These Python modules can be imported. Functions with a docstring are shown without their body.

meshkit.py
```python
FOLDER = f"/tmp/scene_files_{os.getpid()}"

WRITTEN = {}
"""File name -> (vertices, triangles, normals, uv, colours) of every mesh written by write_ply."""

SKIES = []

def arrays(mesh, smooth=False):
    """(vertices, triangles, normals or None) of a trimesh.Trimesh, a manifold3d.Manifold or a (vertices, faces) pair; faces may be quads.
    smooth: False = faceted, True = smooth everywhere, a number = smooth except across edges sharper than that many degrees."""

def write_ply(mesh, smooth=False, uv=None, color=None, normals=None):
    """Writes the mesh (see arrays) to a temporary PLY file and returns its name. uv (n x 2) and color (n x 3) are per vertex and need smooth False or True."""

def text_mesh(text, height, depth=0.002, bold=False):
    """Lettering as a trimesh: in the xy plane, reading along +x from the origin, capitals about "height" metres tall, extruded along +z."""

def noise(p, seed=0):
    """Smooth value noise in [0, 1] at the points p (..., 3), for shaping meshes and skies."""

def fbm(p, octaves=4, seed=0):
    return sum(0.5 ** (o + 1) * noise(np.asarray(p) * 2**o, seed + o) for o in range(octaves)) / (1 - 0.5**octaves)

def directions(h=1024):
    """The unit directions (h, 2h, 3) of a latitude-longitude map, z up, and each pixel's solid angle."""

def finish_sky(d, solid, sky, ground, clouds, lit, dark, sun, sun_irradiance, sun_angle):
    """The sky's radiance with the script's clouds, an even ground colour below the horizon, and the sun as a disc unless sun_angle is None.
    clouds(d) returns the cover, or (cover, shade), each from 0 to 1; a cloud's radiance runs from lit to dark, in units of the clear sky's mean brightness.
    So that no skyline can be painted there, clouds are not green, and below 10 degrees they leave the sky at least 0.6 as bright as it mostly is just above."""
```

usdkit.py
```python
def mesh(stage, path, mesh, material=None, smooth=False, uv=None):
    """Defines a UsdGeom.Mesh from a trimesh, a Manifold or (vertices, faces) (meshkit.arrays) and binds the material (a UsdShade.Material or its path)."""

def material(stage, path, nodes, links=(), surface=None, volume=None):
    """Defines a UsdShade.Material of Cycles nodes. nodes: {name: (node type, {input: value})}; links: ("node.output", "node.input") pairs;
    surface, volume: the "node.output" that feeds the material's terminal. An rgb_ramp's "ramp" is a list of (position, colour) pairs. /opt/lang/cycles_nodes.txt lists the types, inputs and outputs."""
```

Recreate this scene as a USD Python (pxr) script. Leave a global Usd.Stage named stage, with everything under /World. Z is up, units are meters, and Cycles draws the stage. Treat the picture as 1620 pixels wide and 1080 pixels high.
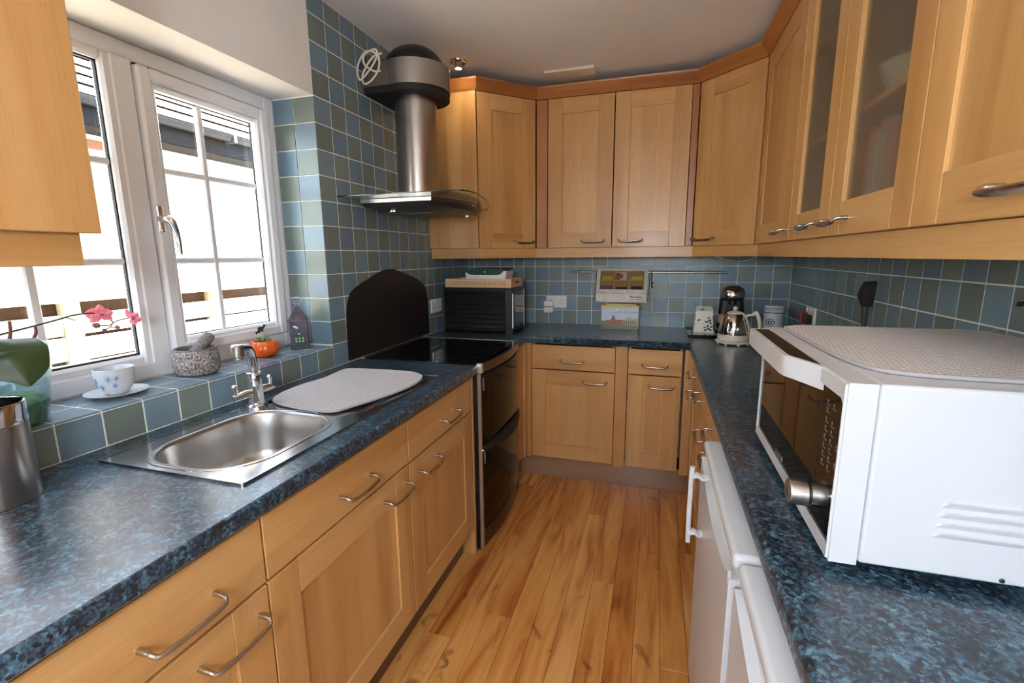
import math, random, numpy as np, trimesh, manifold3d, usdkit, meshkit
from pxr import Usd, UsdGeom, UsdLux, UsdShade, Gf
from shapely.geometry import Polygon, Point, box as sbox
import shapely.affinity as aff

stage = Usd.Stage.CreateInMemory()
UsdGeom.SetStageUpAxis(stage, 'Z'); UsdGeom.SetStageMetersPerUnit(stage, 1.0)
UsdGeom.Xform.Define(stage, '/World'); UsdGeom.Scope.Define(stage, '/World/Looks')
random.seed(7); RNG = np.random.RandomState(7)

# ---------------------------------------------------------------- camera
YAW, PITCH, ROLL = -.2971, -.1792, -.0091
EYE = (1.3371, -1.7024, 1.3839)
fw = np.array([math.sin(YAW)*math.cos(PITCH), math.cos(YAW)*math.cos(PITCH), math.sin(PITCH)])
rt = np.array([math.cos(YAW), -math.sin(YAW), 0]); up = np.cross(rt, fw)
r2 = rt*math.cos(ROLL)+up*math.sin(ROLL); u2 = -rt*math.sin(ROLL)+up*math.cos(ROLL)
cam = UsdGeom.Camera.Define(stage, '/World/Camera')
cam.CreateHorizontalApertureAttr(36.0); cam.CreateVerticalApertureAttr(24.0)
cam.CreateFocalLengthAttr(745.454/1620*36.0); cam.CreateClippingRangeAttr((.02, 500.))
cam.AddTransformOp().Set(Gf.Matrix4d(*[float(v) for v in (*r2, 0, *u2, 0, *(-fw), 0, *EYE, 1)]))
cam.CreateExposureAttr(EXPOSURE := 2.2)

# ---------------------------------------------------------------- sky (sun included) 
SUN_EL, SUN_AZ = math.radians(47), math.radians(22)
dome = UsdLux.DomeLight.Define(stage, '/World/Sky'); dome.CreateIntensityAttr(1.0)
skym = usdkit.material(stage, '/World/Looks/sky', {
    "s": ("sky_texture", {"sky_type": "multiple_scattering", "sun_elevation": SUN_EL, "sun_rotation": SUN_AZ, "sun_disc": True, "sun_intensity": .13, "aerosol_density": 1.6}),
    "h": ("hsv", {"saturation": .5, "value": 1.0}), "b": ("background_shader", {"strength": .20})},
    [("s.color", "h.color"), ("h.color", "b.color")], surface="b.background")
UsdShade.MaterialBindingAPI.Apply(dome.GetPrim()).Bind(skym)

FLX, FLY = 1.22, -2.30
FILL_LAMP = 13.0                                                        # place and glow of an added, unseen fill lamp behind the camera
# ---------------------------------------------------------------- helpers
OFF, NUM = {'/World': np.zeros(3)}, {}
def numbered(parent, name):
    k = (parent, name); n = NUM.get(k, 0); NUM[k] = n+1
    return name if n == 0 else f'{name}_{n:03d}'
def data(p, **kw):
    for k, v in kw.items():
        if v: p.SetCustomDataByKey(k, v)
def thing(name, label, cat, at=(0, 0, 0), group=None, kind=None):
    path = '/World/'+numbered('/World', name)
    x = UsdGeom.Xform.Define(stage, path); x.AddTranslateOp().Set(Gf.Vec3d(*map(float, at)))
    OFF[path] = np.array(at, float); data(x.GetPrim(), label=label, category=cat, group=group, kind=kind)
    return path
def struct(name, mesh, mat, smooth=False):
    path = '/World/'+numbered('/World', name); OFF[path] = np.zeros(3)
    m = usdkit.mesh(stage, path, mesh, mat, smooth); data(m.GetPrim(), kind='structure'); return path
def part(parent, name, mesh, mat, smooth=30, label=None, kind=None):
    path = parent+'/'+numbered(parent, name); OFF[path] = OFF[parent]
    v, f = va(mesh)
    m = usdkit.mesh(stage, path, (v-OFF[parent], f), mat, smooth); data(m.GetPrim(), label=label, kind=kind); return path
def single(name, mesh, mat, label, cat, smooth=30, group=None, kind=None):
    path = '/World/'+numbered('/World', name); OFF[path] = np.zeros(3)
    m = usdkit.mesh(stage, path, va(mesh), mat, smooth); data(m.GetPrim(), label=label, category=cat, group=group, kind=kind); return path
def va(m):
    v, f, _ = meshkit.arrays(m); return np.asarray(v, float), np.asarray(f, int)
def cat(*ms):
    V, F, n = [], [], 0
    for m in ms:
        v, f = va(m); V.append(v); F.append(f+n); n += len(v)
    return np.vstack(V), np.vstack(F)
def hull(p): return va(manifold3d.Manifold.hull_points(np.asarray(p, float)))
def box(x0, x1, y0, y1, z0, z1, b=0.0):
    x0, x1 = sorted((x0, x1)); y0, y1 = sorted((y0, y1)); z0, z1 = sorted((z0, z1))
    if b <= 0:
        return hull([(x, y, z) for x in (x0, x1) for y in (y0, y1) for z in (z0, z1)])
    b = min(b, .49*min(x1-x0, y1-y0, z1-z0)); P = []
    for x, sx in ((x0, 1), (x1, -1)):
        for y, sy in ((y0, 1), (y1, -1)):
            for z, sz in ((z0, 1), (z1, -1)):
                P += [(x+sx*b, y+sy*b, z), (x+sx*b, y, z+sz*b), (x, y+sy*b, z+sz*b)]
    return hull(P)
def rbox(x0, x1, y0, y1, z0, z1, r, n=3):
    x0, x1 = sorted((x0, x1)); y0, y1 = sorted((y0, y1)); z0, z1 = sorted((z0, z1)); r = min(r, .49*min(x1-x0, y1-y0, z1-z0))
    s = trimesh.creation.uv_sphere(r, count=[2*n+1, 4*n]).vertices
    return hull(np.vstack([s+[x, y, z] for x in (x0+r, x1-r) for y in (y0+r, y1-r) for z in (z0+r, z1-r)]))
def tf(m, M=None, t=(0, 0, 0), s=None):
    v, f = va(m); v = v.copy()
    if s is not None: v = v*np.asarray(s, float)
    if M is not None: v = v@np.asarray(M, float).T
    v = v+np.asarray(t, float)
    if M is not None and np.linalg.det(np.asarray(M, float)) < 0: f = f[:, ::-1]
    return v, f
def rotz(a): c, s = math.cos(a), math.sin(a); return np.array([[c, -s, 0], [s, c, 0], [0, 0, 1.]])
def rotx(a): c, s = math.cos(a), math.sin(a); return np.array([[1., 0, 0], [0, c, -s], [0, s, c]])
def roty(a): c, s = math.cos(a), math.sin(a); return np.array([[c, 0, s], [0, 1., 0], [-s, 0, c]])
def lathe(prof, n=40, at=(0, 0, 0), sx=1., sy=1.):
    prof = np.asarray(prof, float); k = len(prof); a = np.arange(n)*2*np.pi/n
    v = np.stack([np.outer(prof[:, 0], np.cos(a))*sx, np.outer(prof[:, 0], np.sin(a))*sy, np.repeat(prof[:, 1:2], n, 1)], -1).reshape(-1, 3)
    f = []
    for i in range(k-1):
        for j in range(n):
            q = (i*n+j, i*n+(j+1) % n, (i+1)*n+(j+1) % n, (i+1)*n+j); f += [q[:3], (q[0], q[2], q[3])]
    m = trimesh.Trimesh(v, f, process=False); m.merge_vertices(); m.update_faces(m.nondegenerate_faces())
    return np.array(m.vertices)+at, np.array(m.faces)
def cyl(x, y, z0, z1, r, n=28, b=.0):
    b = b or 1e-9
    return lathe([(0, z0), (r-b, z0), (r, z0+b), (r, z1-b), (r-b, z1), (0, z1)], n, (x, y, 0))
def tube(P, R, n=10, caps=True, R2=None, ref=None):
    P = np.asarray(P, float); k = len(P); R = np.broadcast_to(np.asarray(R, float), (k,)); R2 = R if R2 is None else np.broadcast_to(np.asarray(R2, float), (k,))
    T = np.gradient(P, axis=0); T /= np.linalg.norm(T, axis=1, keepdims=True)+1e-12
    a = np.asarray(ref, float) if ref is not None else np.array([0, 0, 1.] if abs(T[0, 2]) < .9 else [1., 0, 0]); V = []
    th = np.arange(n)*2*np.pi/n
    for i in range(k):
        a = a-T[i]*(a@T[i]); a /= np.linalg.norm(a)+1e-12; b = np.cross(T[i], a)
        V.append(P[i]+R[i]*np.cos(th)[:, None]*a+R2[i]*np.sin(th)[:, None]*b)
    V = np.vstack(V); F = []
    for i in range(k-1):
        for j in range(n):
            q = (i*n+j, i*n+(j+1) % n, (i+1)*n+(j+1) % n, (i+1)*n+j); F += [q[:3], (q[0], q[2], q[3])]
    if caps:
        V = np.vstack([V, P[:1], P[-1:]]); c = k*n
        for j in range(n): F += [(c, (j+1) % n, j), (c+1, (k-1)*n+j, (k-1)*n+(j+1) % n)]
    return V, np.array(F)
def spline(P, m=8):
    P = np.asarray(P, float); Q = np.vstack([2*P[0]-P[1], P, 2*P[-1]-P[-2]]); out = []
    for i in range(1, len(Q)-2):
        for t in np.linspace(0, 1, m, endpoint=False):
            out.append(.5*((2*Q[i])+(-Q[i-1]+Q[i+1])*t+(2*Q[i-1]-5*Q[i]+4*Q[i+1]-Q[i+2])*t*t+(-Q[i-1]+3*Q[i]-3*Q[i+1]+Q[i+2])*t**3))
    return np.vstack(out+[P[-1:]])
def extr(poly, h, z=0.):
    if hasattr(poly, 'geoms'): return cat(*[extr(g, h, z) for g in poly.geoms])
    m = trimesh.creation.extrude_polygon(poly, h, engine='earcut'); return np.array(m.vertices)+[0, 0, z], np.array(m.faces)
def mani(m):
    v, f = va(m); t = trimesh.Trimesh(v, f, process=True); t.merge_vertices()
    return manifold3d.Manifold(manifold3d.Mesh(np.asarray(t.vertices, np.float32), np.asarray(t.faces, np.uint32)))
class Frame:                                                     # local (u along, n outwards, w up) -> world
    def __init__(s, o, u, n): s.o = np.array(o, float); s.M = np.stack([np.array(u, float), np.array(n, float), [0, 0, 1.]], 1)
    def __call__(s, m): return tf(m, s.M, s.o)
def text(t, h, d=.001, bold=False):
    m = meshkit.text_mesh(t, h, d, bold); return np.array(m.vertices), np.array(m.faces)

# ---------------------------------------------------------------- materials
def L(h):                                                         # sRGB 0-255 -> linear
    return tuple(((c/255)/12.92 if c/255 <= .04045 else ((c/255+.055)/1.055)**2.4) for c in h)
def mat(name, rgb, rough=.5, metal=0., **kw):
    d = {"base_color": L(rgb), "roughness": rough, "metallic": metal}; d.update(kw)
    return usdkit.material(stage, '/World/Looks/'+name, {"p": ("principled_bsdf", d)}, surface="p.BSDF")
def wood(name, rot, light=(214, 168, 108), mid=(205, 154, 94), dark=(188, 136, 78), rough=.36, boards=12., coat=.15, pre=0.):
    N = {"g": ("geometry", {}), "pz": ("vector_rotate", {"rotate_type": "z_axis", "angle": pre}), "r": ("vector_rotate", {"rotate_type": "euler_xyz", "rotation": rot}),
         "m1": ("mapping", {"scale": (5, 5, .45)}), "n1": ("noise_texture", {"scale": 1.5, "detail": 3, "roughness": .45, "distortion": .6}),
         "m2": ("mapping", {"scale": (230, 230, 7)}), "n2": ("noise_texture", {"scale": 1.0, "detail": 3, "roughness": .6}),
         "m3": ("mapping", {"scale": (boards, boards, .02), "location": (.37, .21, 0)}), "fl": ("vector_math", {"math_type": "floor"}), "wn": ("white_noise_texture", {}),
         "r1": ("rgb_ramp", {"ramp": [(.28, L(dark)), (.46, L(mid)), (.66, L(light))]}),
         "r2": ("map_range", {"from_min": .33, "from_max": .5, "to_min": .90, "to_max": 1.0, "clamp": True}),
         "r3": ("map_range", {"from_min": 0, "from_max": 1, "to_min": .91, "to_max": 1.05}),
         "oi": ("object_info", {}), "r4": ("map_range", {"from_min": 0, "from_max": 1, "to_min": .93, "to_max": 1.05}),
         "k": ("math", {"math_type": "multiply"}), "k2": ("math", {"math_type": "multiply"}), "c": ("combine_xyz", {}), "mx": ("mix", {"mix_type": "multiply", "fac": 1.0}),
         "b": ("bump", {"strength": .12, "distance": .002}), "p": ("principled_bsdf", {"roughness": rough, "coat_weight": coat, "coat_roughness": .18})}
    K = [("g.position", "pz.vector"), ("pz.vector", "r.vector"), ("r.vector", "m1.vector"), ("m1.vector", "n1.vector"), ("r.vector", "m2.vector"), ("m2.vector", "n2.vector"),
         ("r.vector", "m3.vector"), ("m3.vector", "fl.vector1"), ("fl.vector", "wn.vector"), ("n1.fac", "r1.fac"), ("n2.fac", "r2.value"), ("wn.value", "r3.value"),
         ("oi.random", "r4.value"), ("r2.result", "k.value1"), ("r3.result", "k.value2"), ("k.value", "k2.value1"), ("r4.result", "k2.value2"),
         ("k2.value", "c.x"), ("k2.value", "c.y"), ("k2.value", "c.z"), ("r1.color", "mx.color1"), ("c.vector", "mx.color2"), ("mx.color", "p.base_color"), ("n2.fac", "b.height"), ("b.normal", "p.normal")]
    return usdkit.material(stage, '/World/Looks/'+name, N, K, surface="p.BSDF")
H = math.pi/2
W_Z = wood('oak_upright', (0, 0, 0)); W_X = wood('oak_along_x', (0, H, 0)); W_Y = wood('oak_along_y', (H, 0, 0))
W_D1 = wood('oak_diagonal_a', (0, H, 0), pre=-math.pi/4); W_D2 = wood('oak_diagonal_b', (0, H, 0), pre=math.pi/4)
W_CORN = wood('oak_cornice', (0, H, 0), (196, 134, 76), (180, 116, 62), (152, 92, 46)); W_CORNY = wood('oak_cornice_y', (H, 0, 0), (196, 134, 76), (180, 116, 62), (152, 92, 46))
W_RED = wood('oak_post_red', (0, 0, 0), (190, 130, 80), (180, 118, 70), (160, 100, 58))
W_POST = wood('oak_post', (0, 0, 0), (204, 150, 92), (194, 138, 80), (176, 120, 66))
W_CD1 = wood('oak_cornice_diagonal_a', (0, H, 0), (196, 134, 76), (180, 116, 62), (152, 92, 46), pre=-math.pi/4); W_CD2 = wood('oak_cornice_diagonal_b', (0, H, 0), (196, 134, 76), (180, 116, 62), (152, 92, 46), pre=math.pi/4)
W_PLINTH = wood('plinth_brown', (H, 0, 0), (104, 76, 56), (92, 66, 48), (74, 52, 38), .3); W_PLINTHX = wood('plinth_brown_x', (0, H, 0), (160, 126, 98), (144, 110, 82), (122, 90, 64), .2)
W_TRAY = wood('pale_tray_wood', (0, H, 0), (226, 190, 148), (214, 174, 130), (196, 152, 108), .55)
W_FENCE = wood('fence_wood', (H, 0, 0), (238, 224, 200), (228, 210, 182), (200, 176, 146), .8, 3., 0.)

def floor_mat(i):
    lo = [(0, 0, 0), (3.1, 1.7, 0), (5.3, 8.8, 0), (9.1, 2.2, 0), (1.2, 12.7, 0)][i]
    tone = [((232, 172, 98), (218, 150, 78), (178, 106, 50)), ((226, 162, 88), (208, 138, 68), (166, 94, 42)), ((238, 182, 110), (224, 160, 90), (188, 118, 62)), ((218, 152, 78), (200, 128, 60), (158, 86, 38)), ((232, 174, 102), (214, 146, 74), (174, 102, 48))][i]
    N = {"g": ("geometry", {}), "m1": ("mapping", {"scale": (15, 1.5, 1), "location": lo}), "n1": ("noise_texture", {"scale": 1.0, "detail": 4, "roughness": .5, "distortion": 1.2}),
         "m2": ("mapping", {"scale": (210, 7, 1), "location": lo}), "n2": ("noise_texture", {"scale": 1.0, "detail": 3}),
         "m3": ("mapping", {"scale": (11, 4.6, 1), "location": lo}), "v": ("voronoi_texture", {"scale": 1.0, "feature": "f1"}), "rk": ("map_range", {"from_min": .03, "from_max": .20, "to_min": 1., "to_max": 0., "clamp": True}),
         "r1": ("rgb_ramp", {"ramp": [(.3, L(tone[2])), (.45, L(tone[1])), (.62, L(tone[0]))]}),
         "r2": ("map_range", {"from_min": .3, "from_max": .5, "to_min": .90, "to_max": 1, "clamp": True}), "k": ("math", {"math_type": "multiply"}), "c": ("combine_xyz", {}), "nk": ("noise_texture", {"scale": 4.3, "detail": 1}), "kk": ("map_range", {"from_min": .40, "from_max": .54, "to_min": 0, "to_max": .8, "clamp": True}), "km": ("math", {"math_type": "multiply"}), "kx": ("mix", {"color2": L((84, 44, 20))}),
         "nd": ("noise_texture", {"scale": 9.0, "detail": 2}), "ad": ("vector_math", {"math_type": "multiply_add", "vector2": (.16, .16, 0)}),
         "mx": ("mix", {"mix_type": "multiply", "fac": 1.}), "p": ("principled_bsdf", {"roughness": .3, "coat_weight": .25, "coat_roughness": .2}), "b": ("bump", {"strength": .08, "distance": .001})}
    K = [("g.position", "m1.vector"), ("m1.vector", "n1.vector"), ("g.position", "m2.vector"), ("m2.vector", "n2.vector"), ("g.position", "nd.vector"), ("nd.color", "ad.vector1"), ("g.position", "ad.vector3"), ("ad.vector", "m3.vector"), ("m3.vector", "v.vector"),
         ("v.distance", "rk.value"), ("n1.fac", "r1.fac"), ("n2.fac", "r2.value"), ("r2.result", "c.x"), ("r2.result", "c.y"), ("r2.result", "c.z"), ("r1.color", "mx.color1"), ("c.vector", "mx.color2"), ("g.position", "nk.vector"), ("nk.fac", "kk.value"), ("rk.result", "km.value1"), ("kk.result", "km.value2"), ("km.value", "kx.fac"), ("mx.color", "kx.color1"), ("kx.color", "p.base_color"), ("n2.fac", "b.height"), ("b.normal", "p.normal")]
    return usdkit.material(stage, f'/World/Looks/floor_oak_{"abcde"[i]}', N, K, surface="p.BSDF")
FLOORS = [floor_mat(i) for i in range(5)]

def granite():
    N = {"g": ("geometry", {}), "nd": ("noise_texture", {"scale": 60., "detail": 3}), "ad": ("vector_math", {"math_type": "multiply_add", "vector2": (.02, .02, .02)}),
         "v": ("voronoi_texture", {"scale": 170., "feature": "f1"}), "n1": ("noise_texture", {"scale": 150., "detail": 4, "roughness": .7}), "n2": ("noise_texture", {"scale": 38., "detail": 3, "roughness": .6}),
         "sc": ("separate_color", {}), "a": ("math", {"math_type": "multiply_add", "value2": .30}), "a2": ("math", {"math_type": "multiply_add", "value2": .55}), "a3": ("math", {"math_type": "multiply_add", "value2": .55, "value3": -.22}),
         "r": ("rgb_ramp", {"ramp": [(.26, L((15, 19, 26))), (.41, L((32, 41, 50))), (.53, L((54, 74, 91))), (.65, L((76, 113, 132))), (.78, L((108, 154, 170))), (.92, L((124, 174, 182)))]}),
         "p": ("principled_bsdf", {"roughness": .27, "coat_weight": .45, "coat_roughness": .24})}
    K = [("g.position", "nd.vector"), ("nd.color", "ad.vector1"), ("g.position", "ad.vector3"), ("ad.vector", "v.vector"), ("g.position", "n1.vector"), ("g.position", "n2.vector"), ("v.color", "sc.color"),
         ("n1.fac", "a3.value1"), ("sc.r", "a.value1"), ("a3.value", "a.value3"), ("n2.fac", "a2.value1"), ("a.value", "a2.value3"), ("a2.value", "r.fac"), ("r.color", "p.base_color")]
    return usdkit.material(stage, '/World/Looks/blue_granite_laminate', N, K, surface="p.BSDF")
GRANITE = granite()

def tile_mat(name, a, b):
    N = {"g": ("geometry", {}), "n": ("noise_texture", {"scale": 5., "detail": 4}), "r": ("rgb_ramp", {"ramp": [(.3, L(a)), (.7, L(b))]}),
         "n2": ("noise_texture", {"scale": 18., "detail": 1}), "b": ("bump", {"strength": .04, "distance": .01}), "p": ("principled_bsdf", {"roughness": .3})}
    return usdkit.material(stage, '/World/Looks/'+name, N, [("g.position", "n.vector"), ("n.fac", "r.fac"), ("r.color", "p.base_color"), ("g.position", "n2.vector"), ("n2.fac", "b.height"), ("b.normal", "p.normal")], surface="p.BSDF")
BLUES = [tile_mat('tile_blue_a', (108, 130, 145), (120, 143, 157)), tile_mat('tile_blue_b', (102, 124, 141), (112, 135, 151)), tile_mat('tile_blue_c', (114, 136, 148), (124, 147, 159))]
GREENS = [tile_mat('tile_green_a', (113, 125, 118), (123, 135, 128)), tile_mat('tile_green_b', (107, 119, 113), (118, 130, 123)), tile_mat('tile_green_c', (117, 129, 121), (126, 137, 129))]
GROUT = mat('grout', (230, 230, 222), .9); GROUT_SILL = mat('grout_cream', (222, 212, 178), .9)

def metal(name, rgb, rough=.3, stretch=(4, 4, 300), bump=0.):
    N = {"g": ("geometry", {}), "m": ("mapping", {"scale": stretch}), "n": ("noise_texture", {"scale": 1., "detail": 3}), "r": ("map_range", {"from_min": .3, "from_max": .7, "to_min": rough*.9, "to_max": rough*1.12}),
         "b": ("bump", {"strength": bump, "distance": .001}), "p": ("principled_bsdf", {"base_color": L(rgb), "metallic": 1.})}
    return usdkit.material(stage, '/World/Looks/'+name, N, [("g.position", "m.vector"), ("m.vector", "n.vector"), ("n.fac", "r.value"), ("r.result", "p.roughness"), ("n.fac", "b.height"), ("b.normal", "p.normal")], surface="p.BSDF")
STEEL = metal('brushed_steel', (186, 182, 178), .27); STEEL_Y = metal('brushed_steel_y', (190, 190, 190), .26, (300, 4, 4)); HANDLE = metal('satin_nickel', (196, 190, 182), .24, (40, 40, 40), 0.)
STEEL_DUCT = mat('brushed_steel_duct', (176, 171, 166), .26, 1.); CHROME = mat('chrome', (226, 228, 232), .07, 1.)
SINK = mat('sink_steel', (182, 178, 174), .3, 1.); SINKRIM = mat('sink_rim_steel', (200, 202, 206), .17, 1.)
def noisy(name, a, b, scale, rough=.6, bump=0., detail=4, lo=.35, hi=.65):
    N = {"g": ("geometry", {}), "n": ("noise_texture", {"scale": scale, "detail": detail}), "r": ("rgb_ramp", {"ramp": [(lo, L(a)), (hi, L(b))]}), "b": ("bump", {"strength": bump, "distance": .004}), "p": ("principled_bsdf", {"roughness": rough})}
    return usdkit.material(stage, '/World/Looks/'+name, N, [("g.position", "n.vector"), ("n.fac", "r.fac"), ("r.color", "p.base_color"), ("n.fac", "b.height"), ("b.normal", "p.normal")], surface="p.BSDF")
PLASTER = noisy('white_plaster', (232, 228, 222), (238, 234, 229), 3., .85, .02); CEIL = noisy('ceiling_paint', (236, 233, 230), (240, 237, 234), 2., .9, .02)
UPVC = mat('white_upvc', (238, 240, 243), .28); WHITE = mat('white_enamel', (208, 211, 215), .3); WHITE_S = mat('white_plastic', (236, 236, 234), .4); CREAM = mat('cream_plastic', (222, 214, 194), .3)
BLACK = mat('black_plastic', (16, 16, 17), .35); BLACKM = mat('black_matt', (24, 21, 20), .7); BLACKG = mat('black_glass', (7, 7, 8), .04, coat_weight=.5, coat_roughness=.02); SPLASH = mat('splashback_black', (30, 22, 20), .42)
BROWNG = mat('smoked_glass_door', (14, 9, 6), .05, specular_ior_level=.16); MWGLASS = mat('microwave_glass', (8, 5, 4), .03, specular_ior_level=.2); SEAL = mat('black_rubber_gasket', (28, 30, 32), .6)
DARKW = mat('dark_gap', (30, 22, 16), .8)
SCHLICK = {"lw": ("layer_weight", {"blend": .5}), "pw": ("math", {"math_type": "power", "value2": 5.}), "f": ("math", {"math_type": "multiply_add", "value2": .9, "value3": .045})}
SCHLICK_L = [("lw.facing", "pw.value1"), ("pw.value", "f.value1")]
def pane(name, tint, rough=.0):
    N = {"t": ("transparent_bsdf", {"color": tint}), "gl": ("glossy_bsdf", {"color": (1, 1, 1), "roughness": rough}), **SCHLICK, "m": ("mix_closure", {})}
    return usdkit.material(stage, '/World/Looks/'+name, N, SCHLICK_L+[("f.value", "m.fac"), ("t.BSDF", "m.closure1"), ("gl.BSDF", "m.closure2")], surface="m.closure")
PANE = pane('window_glass', (.96, .98, .97)); HOODGLASS = pane('canopy_glass', (.93, .96, .95)); GLASS_EDGE = mat('glass_edge_green', (22, 44, 38), .15)
FROST = usdkit.material(stage, '/World/Looks/frosted_glass', {"g": ("geometry", {}), "w": ("wave_texture", {"wave_type": "bands", "bands_direction": "diagonal", "scale": 75.}), "b": ("bump", {"strength": .2, "distance": .002}),
    "rf": ("refraction_bsdf", {"color": L((236, 232, 222)), "roughness": .13, "IOR": 1.02}), "t": ("transparent_bsdf", {"color": L((236, 232, 222))}), "d": ("diffuse_bsdf", {"color": L((190, 184, 172))}), "gl": ("glossy_bsdf", {"roughness": .14, "color": (.9, .9, .9)}),
    "m": ("mix_closure", {"fac": .55}), "m2": ("mix_closure", {"fac": .12}), "m3": ("mix_closure", {"fac": .06})},
    [("g.position", "w.vector"), ("w.fac", "b.height"), ("b.normal", "gl.normal"), ("rf.BSDF", "m.closure1"), ("t.BSDF", "m.closure2"), ("m.closure", "m2.closure1"), ("d.BSDF", "m2.closure2"), ("m2.closure", "m3.closure1"), ("gl.BSDF", "m3.closure2")], surface="m3.closure")
def emit(name, rgb, s): return usdkit.material(stage, '/World/Looks/'+name, {"e": ("emission", {"color": rgb, "strength": s})}, surface="e.emission")
BULB = emit('halogen_bulb', (1., .80, .55), 90.)

# ================================================================ room shell
P = .101; ZC = 2.403; XR = 2.123; YB = 1.571; WT = .91
YF = -3.6                                                         # wall behind the camera
win = (-1.24, 0.0, 1.007, 2.022)                                  # y0 y1 z0 z1 of the window recess
fl = struct('floor', box(-.3, XR+.2, YF-.2, YB+.2, -.2, -.006), mat('underlay', (70, 48, 30), .8))
PW, PL = .092, 1.22
for c in range(16):
    x0 = .30+c*PW
    if x0 > 1.72: break
    y = YF - (c*.437 % 1.0)*PL
    while y < 1.2:
        y0, y1 = max(y, YF), min(y+PL, 1.2)
        if y1-y0 > .03: part(fl, 'plank', box(x0+.0005, x0+PW-.0005, y0+.0006, y1-.0006, -.0075, 0, .0012), FLOORS[RNG.randint(5)], False)
        y += PL
struct('ceiling', box(-.3, XR+.2, YF-.2, YB+.2, ZC, ZC+.2), CEIL)
Xs = -.005
def slab_with_hole(y0, y1, z0, z1, h, xa, xb):
    return cat(box(xa, xb, y0, h[0], z0, z1), box(xa, xb, h[1], y1, z0, z1), box(xa, xb, h[0], h[1], z0, h[2]), box(xa, xb, h[0], h[1], h[3], z1))
# the wall ends a hair behind the tile faces; the plain plaster above the window is flush with them
wl = struct('wall_left', cat(slab_with_hole(YF, YB+.2, -.2, ZC, win, -.275, Xs), box(Xs-.001, -.0015, YF, -.001, win[3], ZC), box(Xs-.001, -.0015, YF, win[0], -.0, ZC)), PLASTER)
wb = struct('wall_back', box(-.3, XR+.2, YB+.005, YB+.2, -.2, ZC), PLASTER)
wr = struct('wall_right', box(XR+.005, XR+.2, YF, YB+.2, -.2, ZC), PLASTER)
# wall behind the camera, with an added, unseen half-glazed door to let daylight in
DX0, DX1 = 1.05, 1.98
struct('wall_front', cat(box(-.3, DX0, YF-.2, YF, -.2, ZC), box(DX1, XR+.2, YF-.2, YF, -.2, ZC), box(DX0, DX1, YF-.2, YF, 2.14, ZC)), PLASTER)
d1 = struct('door_1', cat(box(DX0, DX0+.12, YF-.12, YF-.05, 0, 2.14), box(DX1-.12, DX1, YF-.12, YF-.05, 0, 2.14), box(DX0+.12, DX1-.12, YF-.12, YF-.05, 2.0, 2.14), box(DX0+.12, DX1-.12, YF-.12, YF-.05, 0, 1.05)), UPVC)
part(d1, 'pane', box(DX0+.12, DX1-.12, YF-.088, YF-.082, 1.05, 2.0), PANE, False)

G = .0021                                                         # half a joint
def tcol(even): return (BLUES if even else GREENS)[RNG.randint(3)]
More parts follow.
